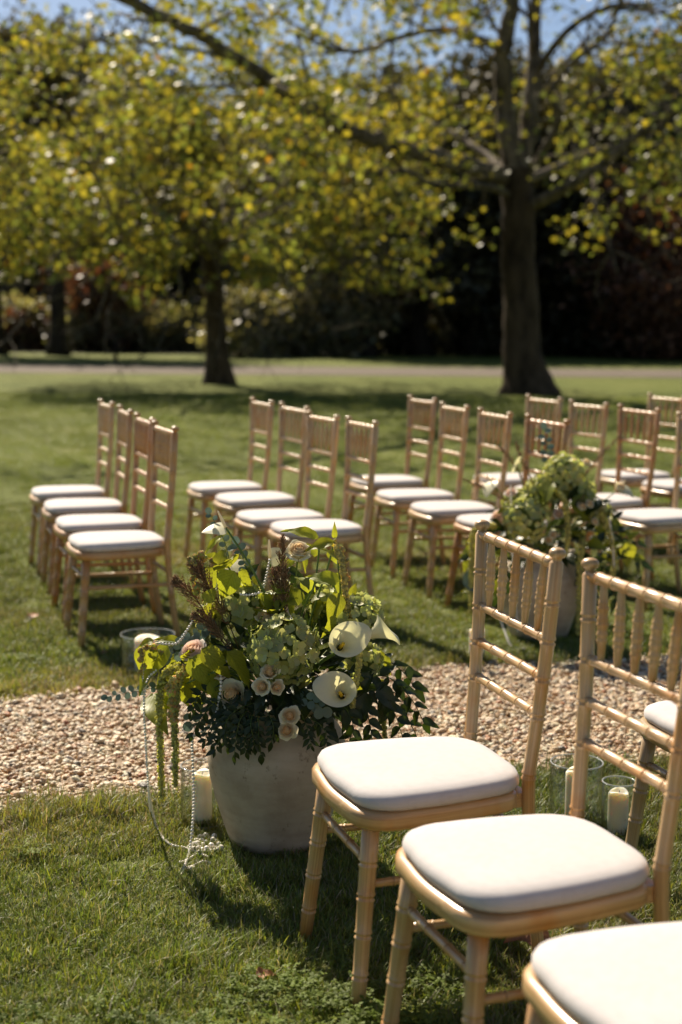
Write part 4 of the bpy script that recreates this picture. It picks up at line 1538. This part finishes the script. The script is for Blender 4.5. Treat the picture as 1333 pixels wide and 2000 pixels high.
jar(gx(391, 3.78), 3.75, .058, .165, 'clear glass jar holding a candle beside the clay pot')
candle(gx(391, 3.78), 3.745, .0275, .135, 'ivory pillar candle in the jar beside the clay pot')
jar(gx(285, 5.45), 5.42, .105, .155, 'wide clear glass jar on grass beyond the aisle by the front row')
candle(gx(285, 5.45), 5.42, .052, .13, 'thick ivory candle in the wide jar by the front row')
jar(gx(1143, 3.82), 3.80, .072, .165, 'larger clear glass jar standing behind the near chairs')
candle(gx(1140, 3.82), 3.79, .027, .135, 'taller ivory candle in the larger jar behind the near chairs')
jar(gx(1229, 3.70), 3.68, .045, .15, 'small clear glass jar beside the larger jar')
candle(gx(1228, 3.70), 3.675, .0275, .115, 'short ivory candle in the small glass jar')
candle(gx(941, 5.62), 5.66, .031, .13, 'ivory candle on the grass beside the blurred far pot', z=0)

# ---- the arrangement across the aisle
QX, QY = .86, 6.1
pot_thing(QX, QY, 'weathered beige clay pot across the aisle in front of the third row', 2.0)
B = Arr(QX, QY, 'round green hydrangea arrangement with dark twigs, in the pot across the aisle')
ROOT2 = Vector((QX, QY, .37))


def Q2(px, py, dd=0.0):
    return P(px, py, QY + dd)


for i in range(150):
    a, b = random.uniform(0, 6.283), random.random() ** .5
    bp = Q2(1085 + 120 * b * math.cos(a), 1045 + 75 * b * math.sin(a), random.uniform(-.14, .14))
    d = (bp - ROOT2).normalized() + Vector((random.uniform(-.5, .5), random.uniform(-.8, .2), random.uniform(-.5, .4)))
    leaf(B, bp, bp + d.normalized() * random.uniform(.06, .10), DARK if i % 5 else LIME, random.uniform(.8, 1.2))
for k, (px, py, dd, rad, n) in enumerate(((1028, 1015, -.12, .095, 70), (1100, 925, .0, .085, 60), (1060, 960, .02, .07, 40), (1130, 960, .02, .07, 40), (1010, 985, .05, .06, 30), (1165, 1000, -.05, .06, 30))):
    c = Q2(px, py, dd)
    hydrangea(B, c, rad, n, (c - ROOT2).normalized() + Vector((0, -.5, .1)), ROOT2, .018, 20 + k)
for k, (px, py, dd, sz, kd) in enumerate(((985, 1020, -.08, .036, 'blush'), (975, 1010, -.06, .03, 'blush'), (1135, 990, -.12, .022, 'cream'), (1150, 985, -.12, .02, 'cream'), (1090, 1005, -.14, .022, 'blush'),
                                          (1080, 1045, -.16, .018, 'cream'), (1072, 1055, -.16, .018, 'cream'), (1175, 985, -.1, .02, 'cream'), (1210, 955, -.0, .028, 'cream'), (1160, 1020, -.12, .018, 'cream'),
                                          (1120, 905, -.03, .022, 'cream'), (1145, 905, -.02, .02, 'cream'), (1000, 965, -.04, .026, 'blush'))):
    c = Q2(px, py, dd)
    rose(B, c, sz, (c - ROOT2).normalized() + Vector((0, -.6, .2)), ROOT2, kd, 6, 40 + k)
anthurium(B, Q2(1010, 910, .0), .085, (-.3, -.7, .5), (-.6, -.4, .6), (.2, .0, 1), ROOT2, .5)
anthurium(B, Q2(960, 940, .0), .085, (-.4, -.6, -.5), (-.6, -.5, .5), (-.5, -.2, .6), ROOT2, .5)
anthurium(B, Q2(1215, 950, .0), .07, (.7, -.5, -.4), (.4, -.5, .6), (.4, .0, .8), ROOT2, .5)
plume(B, [Q2(1100, 1000, 0), Q2(1130, 945, 0), Q2(1160, 905, 0), Q2(1212, 850, 0)], .012, 150, 'twig')
plume(B, [Q2(1060, 1000, 0), Q2(1030, 950, 0), Q2(1000, 900, 0), Q2(972, 868, 0)], .010, 120, 'twig')
plume(B, [Q2(1050, 1010, 0), Q2(1000, 985, 0), Q2(950, 955, 0), Q2(905, 935, 0)], .010, 120, 'twig')
plume(B, [Q2(1060, 1000, 0), Q2(1040, 940, 0), Q2(1020, 900, 0), Q2(1008, 862, 0)], .010, 120, 'twig')
sprig(B, [Q2(1075, 960, .05), Q2(1072, 910, .05), Q2(1068, 870, .05), Q2(1063, 835, .05)], EUC, 13, .035, 1, 'eucalyptus_sprig')
for pts in ([(1040, 1040, -.1), (935, 1030, -.12), (922, 1100, -.12), (922, 1195, -.12)], [(1090, 960, -.1), (1105, 985, -.16), (1110, 1040, -.17), (1105, 1085, -.17)],
            [(1140, 1040, -.1), (1135, 1080, -.18), (1132, 1160, -.18), (1130, 1235, -.18)], [(1175, 1000, -.1), (1190, 1040, -.12), (1200, 1090, -.12), (1195, 1140, -.12)]):
    tassel(B, [Q2(*p) for p in pts], .013, .009, .007, c=(.95, .95, .8))
for pts, n in (([(1150, 1060, -.05), (1195, 1060, -.05), (1225, 1085, -.05), (1255, 1100, -.05)], 9), ([(1150, 1050, 0), (1190, 1040, 0), (1220, 1050, 0), (1248, 1060, 0)], 9),
               ([(1150, 1090, -.1), (1180, 1110, -.1), (1200, 1150, -.1), (1215, 1200, -.1)], 10), ([(1040, 1090, -.1), (1000, 1100, -.12), (985, 1130, -.12), (975, 1160, -.12)], 9),
               ([(1120, 1090, -.12), (1140, 1110, -.15), (1150, 1150, -.15), (1160, 1190, -.15)], 10), ([(1000, 1060, -.1), (950, 1050, -.1), (930, 1070, -.1), (915, 1095, -.1)], 9)):
    sprig(B, [Q2(*p) for p in pts], DARK if n != 9 else LIME + DARK, n, .075, 1.0, 'trailing_vine', .002, .4)
for b0, b1, t0, t1 in ((935, 1040, 928, 1075), (930, 1150, 905, 1150), (1190, 1020, 1225, 1035), (1225, 1060, 1230, 1105), (1080, 940, 1050, 985), (1120, 970, 1160, 1010), (945, 1130, 905, 1140)):
    leaf(B, Q2(b0, b1, -.1), Q2(t0, t1, -.12), LIME if b0 != 945 else EUC, 1.3)
pearls([Q2(998, 950, -.1), Q2(1000, 1010, -.12), Q2(1003, 1100, -.12), Q2(1008, 1180, -.12), Q2(1012, 1235, -.12)], .005, 'pearl strand hanging from the arrangement across the aisle', 'pearl strands on the far arrangement')
pearls([Q2(1190, 1010, -.12), Q2(1197, 1060, -.13), Q2(1200, 1110, -.13)], .005, 'short pearl strand on the vine side of the far arrangement', 'pearl strands on the far arrangement')
pearls([Q2(975, 1200, -.1), Q2(985, 1230, -.15), P(1000, 1262, 5.85), P(1030, 1268, 5.82)], .006, 'pearl strand curled on the grass by the far pot', 'pearl strands on the far arrangement')

# ---- fallen leaves
FL = leafset(M['dry'], 'ovate', .8, 4, 9, .5, .6, 1.5)
for (px, py, s, lab) in ((500, 1906, .045, 'pale curled dead leaf on the clover patch'), (209, 1273, .035, 'orange fallen leaf by the wide candle jar'), (62, 1208, .07, 'brown fallen leaf behind the front row legs'),
                         (1075, 1850, .10, 'reddish fallen leaf in the shade under the second near chair'), (835, 1085, .06, 'tan fallen leaf under the third row chairs'), (1165, 1255, .06, 'brown fallen leaf right of the far pot')):
    w_ = (lambda a, b: a.lerp(b, (.022 - a.z) / (b.z - a.z)))(P(px, py, 1.0), P(px, py, 30.0))
    tag(link('fallen_leaf', random.choice(FL), None, w_, frame((random.uniform(-1, 1), random.uniform(-.6, .6), .12), (0, -.3, 1)), s), lab.replace('right of', 'beside'), 'leaf')
# ------------------------------------------------------------------ trees
def leaf_cloud(name, pts, size, mat, cols, droop=.7, shape='plane', seed=1):
    """many single leaves as one crown mesh; each leaf a bent lobed polygon"""
    r = np.random.default_rng(seed)
    n = len(pts)
    if shape == 'plane':
        ang = np.radians([-170, -120, -95, -62, -40, 0, 40, 62, 95, 120])
        rad = np.array([.35, .78, .45, .95, .5, 1.1, .5, .95, .45, .78])
    else:
        ang = np.radians([180, -115, -60, 0, 60, 115])
        rad = np.array([.55, .42, .45, 1.0, .45, .42])
    k = len(ang)
    t = np.stack([rad * np.cos(ang), rad * np.sin(ang), -0.22 * np.abs(rad * np.sin(ang)) - 0.12 * rad ** 2], 1)
    s = size * r.uniform(.6, 1.25, n)
    # orientation: tip direction d, normal m
    d = r.normal(size=(n, 3)); d[:, 2] -= droop * 1.2
    d /= np.linalg.norm(d, axis=1)[:, None]
    m = r.normal(size=(n, 3)) * .8; m[:, 2] += 1.0
    m -= d * np.sum(m * d, 1)[:, None]
    m /= np.linalg.norm(m, axis=1)[:, None]
    b = np.cross(m, d)
    V = pts[:, None, :] + s[:, None, None] * (t[None, :, 0, None] * d[:, None] + t[None, :, 1, None] * b[:, None] + t[None, :, 2, None] * m[:, None])
    F = np.arange(n * k).reshape(n, k)
    C = np.repeat(cols, k, axis=0)
    return np_mesh(name, V.reshape(-1, 3), F, C, mat, smooth=False)


class Tree:
    def __init__(self, base, seed):
        self.r = random.Random(seed)
        self.base = Vector(base)
        self.limbs = []          # (path, r0, r1)
        self.twigs = []          # points that carry leaves

    def limb(self, pts, r0, r1, n=8, leafy=True):
        p = catmull(pts, n)
        r = self.r
        for i in range(1, len(p) - 1):
            p[i] = p[i] + Vector((r.gauss(0, 1), r.gauss(0, 1), r.gauss(0, 1))) * r0 * (.12 if self.limbs else .03)
        self.limbs.append((p, r0, r1))
        return p

    def branch(self, start, d, L, rad, depth, drop=.1):
        r = self.r
        p = [Vector(start)]
        d = Vector(d).normalized()
        n = max(4, int(L / .45))
        for i in range(n):
            d = (d + Vector((r.gauss(0, .20), r.gauss(0, .20), r.gauss(0, .14) - drop * .12))).normalized()
            p.append(p[-1] + d * L / n)
        self.limbs.append((p, rad, rad * .35))
        if depth == 0:
            self.twigs += p[1:]
            return
        m = max(3, int(L / (.42 if depth == 1 else .60)))
        for k in range(m):
            i = min(len(p) - 1, 1 + int((k + r.random()) / m * (len(p) - 1)))
            t = (p[i] - p[i - 1]).normalized()
            s = Vector((r.gauss(0, 1), r.gauss(0, 1), r.gauss(0, .55)))
            s = (s - t * s.dot(t)).normalized()
            nd = (t * .55 + s * .9 + Vector((0, 0, -.05)))
            self.branch(p[i], nd, L * r.uniform(.32, .55), rad * .5, depth - 1, drop)
        if depth == 1:
            self.twigs += p[2:]

    def sub(self, path, m, L0, L1, rad, depth=1, t0=.2, up=0.0, drop=.15):
        r = self.r
        for k in range(m):
            i = int((t0 + (1 - t0) * (k + r.random()) / m) * (len(path) - 2)) + 1
            t = (path[i] - path[i - 1]).normalized()
            s = Vector((r.gauss(0, 1), r.gauss(0, 1), r.gauss(0, .6) + up))
            s = (s - t * s.dot(t)).normalized()
            self.branch(path[i], t * .5 + s, r.uniform(L0, L1), rad, depth, drop)

    def build(self, name, label, group, bark, leafmat, size, per, sel=None, cmap=None, trunk_n=1, jitter=.16, droop=.7, seed=1):
        e = tag(link(name, None, None, self.base), label, 'tree', group)
        tr, br = MB(), MB()
        for i, (p, r0, r1) in enumerate(self.limbs):
            q = [a - self.base for a in p]
            mb = tr if i < trunk_n else br
            rad = [r0 + (r1 - r0) * k / (len(q) - 1) for k in range(len(q))]
            if i == 0:                                   # root flare
                rad = [x * (1 + .75 * math.exp(-max(0, a.z) / .35)) for x, a in zip(rad, q)]
            tube(mb, q, rad, 12 if r0 > .12 else (7 if r0 > .03 else 4), r0 > .03)
        link('trunk', tr.mesh('trunk', bark), e)
        link('limbs', br.mesh('limbs', M['paleb']), e)
        r = np.random.default_rng(seed)
        tw = np.array([tuple(p) for p in self.twigs])
        pts = np.repeat(tw, per, axis=0)
        pts = pts + r.normal(0, jitter, pts.shape)
        if sel is not None:
            pts = pts[sel(pts, r)]
        n = len(pts)
        cols = cmap(pts, r, n)
        me = leaf_cloud('crown', pts - np.array(self.base), size, leafmat, cols, droop, seed=seed)
        link('crown', me, e)
        return e, n


def plane_cols(pts, r, n):
    g = r.uniform(.6, 1.25, n)
    y = np.clip(r.normal(.33, .42, n) + .25 * vnoise(pts[:, 0], pts[:, 2], 1.4, 5), 0, 1)       # green to yellow
    c = np.stack([g * (.66 + .85 * y), g * (.90 + .50 * y), g * (1.1 - .25 * y)], 1)
    b = r.random(n) < .006
    c[b] = np.array([1.35, .85, .6]) * g[b][:, None]
    return c


# the big plane tree
T1 = Tree((3.49, 27.0, 0), 3)
D1 = 27.0
tp = [Vector((3.52, 27.0, -.1)), P(1022, 700, D1), P(1018, 600, D1), P(1014, 500, D1), P(1012, 400, D1), P(1005, 330, D1)]
T1.limb(tp, .36, .29, 6)
L_a = T1.limb([P(1006, 345, D1), P(988, 220, D1), P(985, 100, D1 - .3), P(1000, 0, D1 - .6), P(990, -180, D1 - 1), P(960, -420, D1 - 1)], .21, .07)
L_b = T1.limb([P(1010, 380, D1), P(1030, 270, D1 + .3), P(1042, 150, D1 + .6), P(1046, 0, D1 + 1), P(1080, -200, D1 + 1.4), P(1130, -420, D1 + 1.5)], .19, .06)
L_c = T1.limb([P(1000, 350, D1), P(900, 318, D1 - 1), P(800, 296, D1 - 2), P(700, 260, D1 - 3), P(600, 212, D1 - 4), P(500, 140, D1 - 5), P(400, 75, D1 - 6), P(240, -5, D1 - 7), P(90, -70, D1 - 8)], .165, .065)
L_d = T1.limb([P(1030, 405, D1), P(1100, 370, D1 - .8), P(1170, 325, D1 - 1.4), P(1250, 262, D1 - 2), P(1333, 210, D1 - 2.6), P(1450, 160, D1 - 3.5), P(1600, 120, D1 - 4)], .12, .04)
L_e = T1.limb([P(1030, 345, D1), P(1065, 290, D1 - .6), P(1092, 232, D1 - 1), P(1075, 185, D1 - 1.3), P(1110, 130, D1 - 1.8), P(1190, 60, D1 - 2.4), P(1230, -60, D1 - 3)], .085, .03)
L_f = T1.limb([P(1000, 385, D1), P(960, 365, D1 - .8), P(900, 362, D1 - 1.4), P(840, 358, D1 - 1.8), P(790, 334, D1 - 2), P(700, 345, D1 - 2.6), P(560, 400, D1 - 3.6), P(470, 450, D1 - 4.5)], .075, .02)
L_g = T1.limb([P(988, 100, D1 - .3), P(930, 75, D1 - 1), P(870, 58, D1 - 1.8), P(790, 70, D1 - 2.6), P(690, 100, D1 - 3.6), P(560, 60, D1 - 5)], .075, .025)
L_h = T1.limb([P(1042, 150, D1 + .6), P(1110, 60, D1), P(1200, 10, D1 - .6), P(1290, 25, D1 - 1.2), P(1400, 60, D1 - 2)], .08, .025)
L_i = T1.limb([P(1008, 360, D1), P(1080, 330, D1 + 2), P(1180, 290, D1 + 4), P(1300, 280, D1 + 5)], .10, .03)
L_j = T1.limb([P(1006, 350, D1), P(930, 290, D1 + 2), P(820, 230, D1 + 4), P(700, 200, D1 + 5.5)], .10, .03)
for Lm, m, a, b, rd in ((L_a, 7, 2.0, 3.6, .045), (L_b, 7, 2.0, 3.6, .045), (L_c, 11, 1.6, 3.0, .035), (L_d, 12, 1.5, 2.8, .035), (L_e, 9, 1.4, 2.6, .03), (L_f, 13, 1.4, 2.4, .025),
                        (L_g, 12, 1.6, 2.8, .03), (L_h, 8, 1.5, 2.6, .03), (L_i, 8, 1.6, 3.0, .03), (L_j, 8, 1.6, 3.0, .03)):
    T1.sub(Lm, m, a, b, rd, 2, .25, 0, .25)


def near_limb(pts, limbs, dist):
    q = np.array([tuple(p) for l in limbs for p in l])
    out = np.zeros(len(pts), dtype=bool)
    for a in q:
        out |= np.sum((pts - a) ** 2, 1) < dist * dist
    return out


T1.mains = [L_a, L_b, L_c, L_d, L_e, L_f]


def sel1(pts, r):
    h = 2.75 + .35 * np.sin(pts[:, 0] * 1.3) + .25 * np.sin(pts[:, 0] * 3.1 + 1)
    front = (np.abs(pts[:, 0] - 3.45) < 1.3) & (pts[:, 1] < 27.5) & (pts[:, 2] < 6.8)
    return (pts[:, 2] > h) & (r.random(len(pts)) < np.where(pts[:, 2] > 8, .25, np.where(front, .12, .45)) * np.where(near_limb(pts, T1.mains, .55), .12, 1))


_, n1 = T1.build('plane_tree', 'large plane tree with forked trunk and long low limbs on the lawn', 'plane trees on the lawn', M['bark'], M['plane'], .084, 5, sel1, plane_cols, seed=4)

# the second plane tree, its crown hanging low on the open side of the lawn
T2 = Tree((-2.61, 30.5, 0), 8)
D2 = 30.5
T2.limb([Vector((-2.6, 30.5, -.1)), P(424, 680, D2), P(420, 600, D2), P(414, 530, D2), P(412, 460, D2)], .235, .19, 6)
tops = [([(412, 470), (405, 380), (380, 260), (360, 120)], (0, 0, .3, .5)), ([(414, 480), (470, 400), (540, 330), (620, 280), (700, 270)], (0, -.6, -1, -1.6, -2)),
        ([(412, 480), (340, 410), (250, 350), (150, 310), (40, 290)], (0, -.4, -1, -1.4, -2)), ([(414, 495), (350, 475), (270, 470), (180, 480), (90, 500)], (0, -1, -2, -2.6, -3)),
        ([(414, 495), (460, 470), (520, 465), (600, 475), (690, 500)], (0, -1, -2, -2.6, -3)), ([(412, 470), (440, 380), (470, 260), (500, 120)], (0, .8, 1.4, 2)),
        ([(412, 470), (330, 380), (230, 260), (140, 160), (60, 90)], (0, .6, 1.2, 1.8, 2)), ([(412, 490), (400, 450), (370, 430), (320, 430), (250, 450)], (0, -2, -3.6, -4.6, -5.2)),
        ([(412, 480), (430, 420), (470, 370), (520, 350), (580, 370)], (0, -2, -3.6, -4.6, -5.2)), ([(412, 480), (470, 430), (560, 370), (650, 340)], (0, 2, 3.5, 4.5)),
        ([(412, 480), (340, 430), (240, 390), (130, 370)], (0, 2, 3.5, 4.5)), ([(414, 480), (300, 400), (150, 330), (0, 280), (-120, 260)], (0, -.2, -.4, -.6, -1))]
for pp, dd in tops:
    Lm = T2.limb([P(a, b, D2 + d) for (a, b), d in zip(pp, dd)], .095, .025)
    T2.sub(Lm, 14, 1.5, 2.9, .03, 2, .2, 0, .3)


def sel2(pts, r):
    h = 2.0 + .3 * np.sin(pts[:, 0] * 1.1 + 2) + .25 * np.sin(pts[:, 0] * 2.7 + pts[:, 1])
    return (pts[:, 2] > h) & (r.random(len(pts)) < np.where(pts[:, 2] > 8, .2, .58))


_, n2 = T2.build('plane_tree', 'slimmer plane tree with low leafy crown behind the front row', 'plane trees on the lawn', M['bark'], M['plane'], .086, 4, sel2, plane_cols, seed=6)
print('leaves', n1, n2)


# ---- the wood behind the drive
def crown_pts(r, n, rx, ry, z0, z1, shape):
    """points in clumps through a crown's volume"""
    nc = max(12, n // 60)
    u = r.uniform(0, 1, nc); a = r.uniform(0, 6.283, nc); q = np.sqrt(r.uniform(.12, 1, nc))
    if shape == 'cone': w = (1 - u) ** .8 * .95 + .06
    elif shape == 'round': w = np.sqrt(np.clip(1 - (2 * u - 1) ** 2, .05, 1))
    else: w = np.sqrt(np.clip(1 - u ** 2.4, .05, 1))
    c = np.stack([rx * w * q * np.cos(a), ry * w * q * np.sin(a), z0 + (z1 - z0) * u], 1)
    k = r.integers(0, nc, n)
    sp = .16 * (rx + (z1 - z0) * .4)
    p = c[k] + r.normal(0, 1, (n, 3)) * np.array([sp, sp, sp * .55])
    cb = r.uniform(.6, 1.35, nc)
    return p, cb[k]


def wood_kind(seed, n, rx, z0, z1, shape, mat, size, trunk_r, forks=3):
    r = np.random.default_rng(seed)
    p, cb = crown_pts(r, n, rx, rx, z0, z1, shape)
    p[:, 2] = np.maximum(p[:, 2], max(.08, z0 - .5))
    g = cb * r.uniform(.7, 1.3, n)
    cols = np.stack([g * r.uniform(.85, 1.25, n), g, g * r.uniform(.8, 1.1, n)], 1)
    crown = leaf_cloud('crown', p, size, mat, cols, .3, 'simple', seed)
    mb = MB()
    rr = random.Random(seed)
    H = z1 * .85
    path = [Vector((0, 0, -.1))]
    for i in range(1, 7):
        path.append(Vector((rr.gauss(0, .12), rr.gauss(0, .12), H * i / 6)))
    rad = [trunk_r * (1 - .8 * i / 6) * (1.5 if i == 0 else 1) for i in range(7)]
    tube(mb, path, rad, 9)
    for k in range(forks):
        z = rr.uniform(max(.5, z0 * .7), H * .7); a = rr.uniform(0, 6.28)
        d = Vector((math.cos(a), math.sin(a), .5))
        tube(mb, [Vector((0, 0, z)), Vector((0, 0, z)) + d * rx * .3, Vector((0, 0, z)) + d * rx * .7], [trunk_r * .45, trunk_r * .3, trunk_r * .1], 6)
    return crown, mb.mesh('trunk', M['darkbark'])


KE = [wood_kind(31, 7000, 3.6, 1.6, 11.5, 'round', M['ever'], .30, .34), wood_kind(32, 7000, 3.2, .6, 13.0, 'cone', M['ever'], .28, .30),
      wood_kind(33, 7000, 4.0, 2.4, 9.5, 'dome', M['ever'], .30, .40), wood_kind(34, 6000, 3.0, 3.2, 11.0, 'round', M['shrubl'], .26, .26)]


KE.append(wood_kind(35, 6500, 3.4, .8, 8.5, 'round', M['redleaf'], .24, .22))


def wood_tree(kind, px, d, s, label, name, rz=None, group='trees in the wood behind the drive'):
    e = tag(link(name, None, None, (gx(px, d), d, 0), (0, 0, rz if rz is not None else random.uniform(0, 6.28)), s), label, 'tree', group)
    link('crown', kind[0], e)
    link('trunk', kind[1], e)
    return e


LB = ['dark round-headed evergreen tree in the wood behind the drive', 'dark conical evergreen tree in the wood behind the drive', 'dark spreading evergreen tree in the wood behind the drive',
      'loose grey-green tree in the wood behind the drive', 'rusty copper-leaved tree at the edge of the wood']
NM = ['evergreen_tree', 'conical_tree', 'spreading_tree', 'woodland_tree', 'copper_tree']
TNAMED = {(2, 820): 'dark spreading evergreen standing between the straight trunk and the big plane tree', (2, 1290): 'dark spreading evergreen past the big plane tree, above copper shrubs',
          (0, 940): 'dark round-headed evergreen directly behind the big plane trunk', (4, 1300): 'taller copper-leaved tree past the big plane tree', (4, 205): 'small copper-leaved tree beside the thick dark trunk',
          (3, 150): 'loose grey-green tree behind the thick dark trunk', (1, 700): 'conical evergreen behind the straight trunk'}
for k, px, d, s in ((2, 820, 56, .95), (0, 1180, 58, .95), (1, 1090, 62, .85), (2, 1290, 57, 1.05), (0, 940, 60, .90), (2, 1060, 68, 1.1), (0, 860, 70, .95), (0, 1250, 70, 1.15), (1, 1400, 60, 1.0),
                    (0, 1500, 62, 1.1), (2, 1380, 74, 1.2), (1, 980, 78, 1.1), (3, 700, 76, .95), (3, 610, 80, 1.1), (3, 520, 84, .95), (3, 440, 80, .95), (3, 340, 82, .95), (3, 240, 78, 1.0), (3, 150, 82, 1.2),
                    (1, 40, 80, 1.25), (2, -60, 78, 1.3), (0, -170, 80, 1.3), (2, 390, 88, 1.1), (0, 290, 90, 1.05), (1, 640, 88, 1.0), (0, 80, 92, 1.4), (0, 570, 92, 1.0), (1, 470, 92, .95), (4, 1300, 53, .75), (4, 1345, 51, .65), (4, 205, 66, .62)):
    wood_tree(KE[k], px, d, s, TNAMED.get((k, px), LB[k]), NM[k])
# bare trunks that stand out against the undergrowth
def bare(px, d, r, h, label, lean=0, n=3500):
    e = tag(link('tree_trunk', None, None, (gx(px, d), d, 0)), label, 'tree', 'dark trunks at the edge of the wood')
    mb = MB()
    p = catmull([Vector((0, 0, -.1)), Vector((lean * .2, 0, h * .3)), Vector((lean * .5, .1, h * .6)), Vector((lean, .2, h))], 5)
    tube(mb, p, [r * (1 - .5 * i / len(p)) * (1 + .6 * math.exp(-max(0, a.z) / .3)) for i, a in enumerate(p)], 10)
    link('trunk', mb.mesh('trunk', M['darkbark']), e)
    r_ = np.random.default_rng(int(abs(px)) + 500)
    q, cb = crown_pts(r_, n, 3.0 if n > 2000 else 1.8, 3.0 if n > 2000 else 1.8, h * (.55 if n > 2000 else .8), h * 1.25, 'round')
    q += np.array([lean, .2, 0])
    g = cb * r_.uniform(.7, 1.3, len(q))
    link('crown', leaf_cloud('crown', q, .26, M['ever'], np.stack([g * 1.1, g, g * .9], 1), .4, "simple", int(abs(px)) + 500), e)


bare(115, 53, .32, 9, 'thick dark trunk standing beyond the drive on the open lawn', .2)
bare(-8, 54, .36, 9, 'dark trunk at the edge of view beyond the drive')
bare(712, 54, .36, 8, 'straight dark trunk between grey shrubs beyond the drive', .1)
bare(925, 57, .30, 9, 'thin dark trunk under the spreading evergreens', -.2)
bare(480, 60, .30, 9, 'leaning dark trunk behind the grey shrubs', .9, 700)
for px, d, r_, ln in ((290, 64, .16, .2), (335, 67, .20, -.2), (265, 70, .14, .1), (395, 66, .15, .3), (585, 64, .17, -.1), (620, 68, .2, .2), (550, 70, .15, 0), (180, 70, .2, .2), (860, 66, .2, .3), (770, 63, .16, -.3)):
    bare(px, d, r_, 9.5, 'slender dark trunk among the trees beyond the drive', ln, 700)


# shrubs along the edge of the wood
def shrub_kind(seed, n, rx, h, mat, size):
    r = np.random.default_rng(seed)
    p, cb = crown_pts(r, n, rx, rx * .8, .25, h, 'dome')
    p[:, 2] = np.maximum(p[:, 2], .05)
    g = cb * r.uniform(.7, 1.3, n)
    crown = leaf_cloud('foliage', p, size, mat, np.stack([g * r.uniform(.9, 1.2, n), g, g], 1), .1, 'simple', seed)
    mb = MB()
    rr = random.Random(seed)
    for k in range(6):
        a = rr.uniform(0, 6.28)
        tube(mb, [Vector((0, 0, -.05)), Vector((math.cos(a) * rx * .25, math.sin(a) * rx * .25, h * .5)), Vector((math.cos(a) * rx * .5, math.sin(a) * rx * .5, h * .85))], [.05, .04, .015], 5)
    return crown, mb.mesh('stems', M['darkbark'])


SK = [shrub_kind(51, 2600, 1.5, 1.9, M['shrubl'], .15), shrub_kind(52, 2600, 1.3, 2.4, M['shrubl'], .14), shrub_kind(53, 2400, 1.4, 2.2, M['redleaf'], .15), shrub_kind(54, 2400, 1.6, 1.7, M['ever'], .16)]
SL = ['grey-green shrub at the edge of the wood', 'tall grey-green shrub at the edge of the wood', 'copper-leaved shrub at the edge of the wood', 'dark low shrub at the edge of the wood']
SNAMED = {(0, 470): 'wide grey-green shrub next to the slimmer plane trunk', (1, 520): 'tall grey-green shrub between the slimmer plane trunk and the straight trunk', (0, 560): 'rounded grey-green shrub in front of slender trunks',
          (1, 660): 'tallest grey-green shrub, touching the straight dark trunk', (0, 640): 'grey-green shrub half hidden behind the tallest one', (2, 200): 'large copper shrub beside the thick dark trunk',
          (2, 225): 'smaller copper shrub behind the large copper one', (2, 1290): 'copper shrub under the spreading evergreens past the big plane trunk', (2, 40): 'low copper shrub near the thick dark trunk'}
for k, px, d, s in ((0, 470, 52, 1.15), (1, 520, 53, 1.0), (0, 560, 54, 1.05), (1, 660, 54, 1.35), (0, 640, 55, 1.1), (2, 200, 60, 1.5), (2, 225, 63, 1.3), (0, 260, 60, .9), (0, 310, 60, .95), (0, 165, 60, 1.0), (0, 60, 61, 1.0),
                    (0, 350, 59, .9), (3, 600, 57, 1.3), (3, 760, 58, 1.2), (2, 880, 64, 1.2), (0, 870, 62, 1.0), (3, 1000, 60, 1.4), (3, 1110, 58, 1.5), (3, 1200, 57, 1.4), (2, 1290, 54, 1.6), (2, 1330, 53, 1.4),
                    (3, 1260, 55, 1.3), (0, 20, 63, 1.1), (2, 40, 60, .7), (3, 1050, 60, 1.5), (3, 420, 62, 1.5), (1, 390, 61, .9), (3, 930, 58, 1.2), (0, -60, 60, 1.2), (3, 1400, 57, 1.5), (2, 1230, 60, 1.8), (1, 740, 60, 1.0)):
    e = tag(link('shrub', None, None, (gx(px, d), d, 0), (0, 0, random.uniform(0, 6.28)), s), SNAMED.get((k, px), SL[k]), 'shrub', 'shrubs along the edge of the wood')
    link('foliage', SK[k][0], e)
    link('stems', SK[k][1], e)

# far woodland closing the view
rW = np.random.default_rng(77)
nW = 46000
xw = rW.uniform(-70, 75, nW)
yw = rW.uniform(98, 112, nW)
zt = 9.5 + 1.5 * np.sin(xw * .13) + 1.0 * np.sin(xw * .41 + 1) + 2.5 * (np.abs(xw - 15) > 22)
zw = rW.uniform(0, 1, nW) ** 1.0 * zt + .1
gW = rW.uniform(.5, 1.3, nW) * (1 + .4 * vnoise(xw, zw, .9, 4))
fw = link('far_woodland', leaf_cloud('far_woodland', np.stack([xw, yw, zw], 1), .62, M['ever'], np.stack([gW * 1.1, gW, gW * .9], 1), .2, 'simple', 9))
tag(fw, 'dark distant woodland closing off the view', 'woodland', kind='stuff')

# small things on the lawn by the trees
po = tag(link('marker_post', None, None, (gx(228, 45.5), 45.5, 0)), 'short dark wooden post on the verge of the drive', 'post')
mb = MB()
tube(mb, [Vector((0, 0, -.05)), Vector((0, 0, .5)), Vector((.01, 0, .62))], [.06, .055, .04], 8)
link('shaft', mb.mesh('shaft', M['darkbark']), po)
mb = MB(); mb.add([(p.x * .07, p.y * .07, p.z * .05 + .62) for p in ICO2[0]], ICO2[1])
link('cap', mb.mesh('cap', M['darkbark']), po)
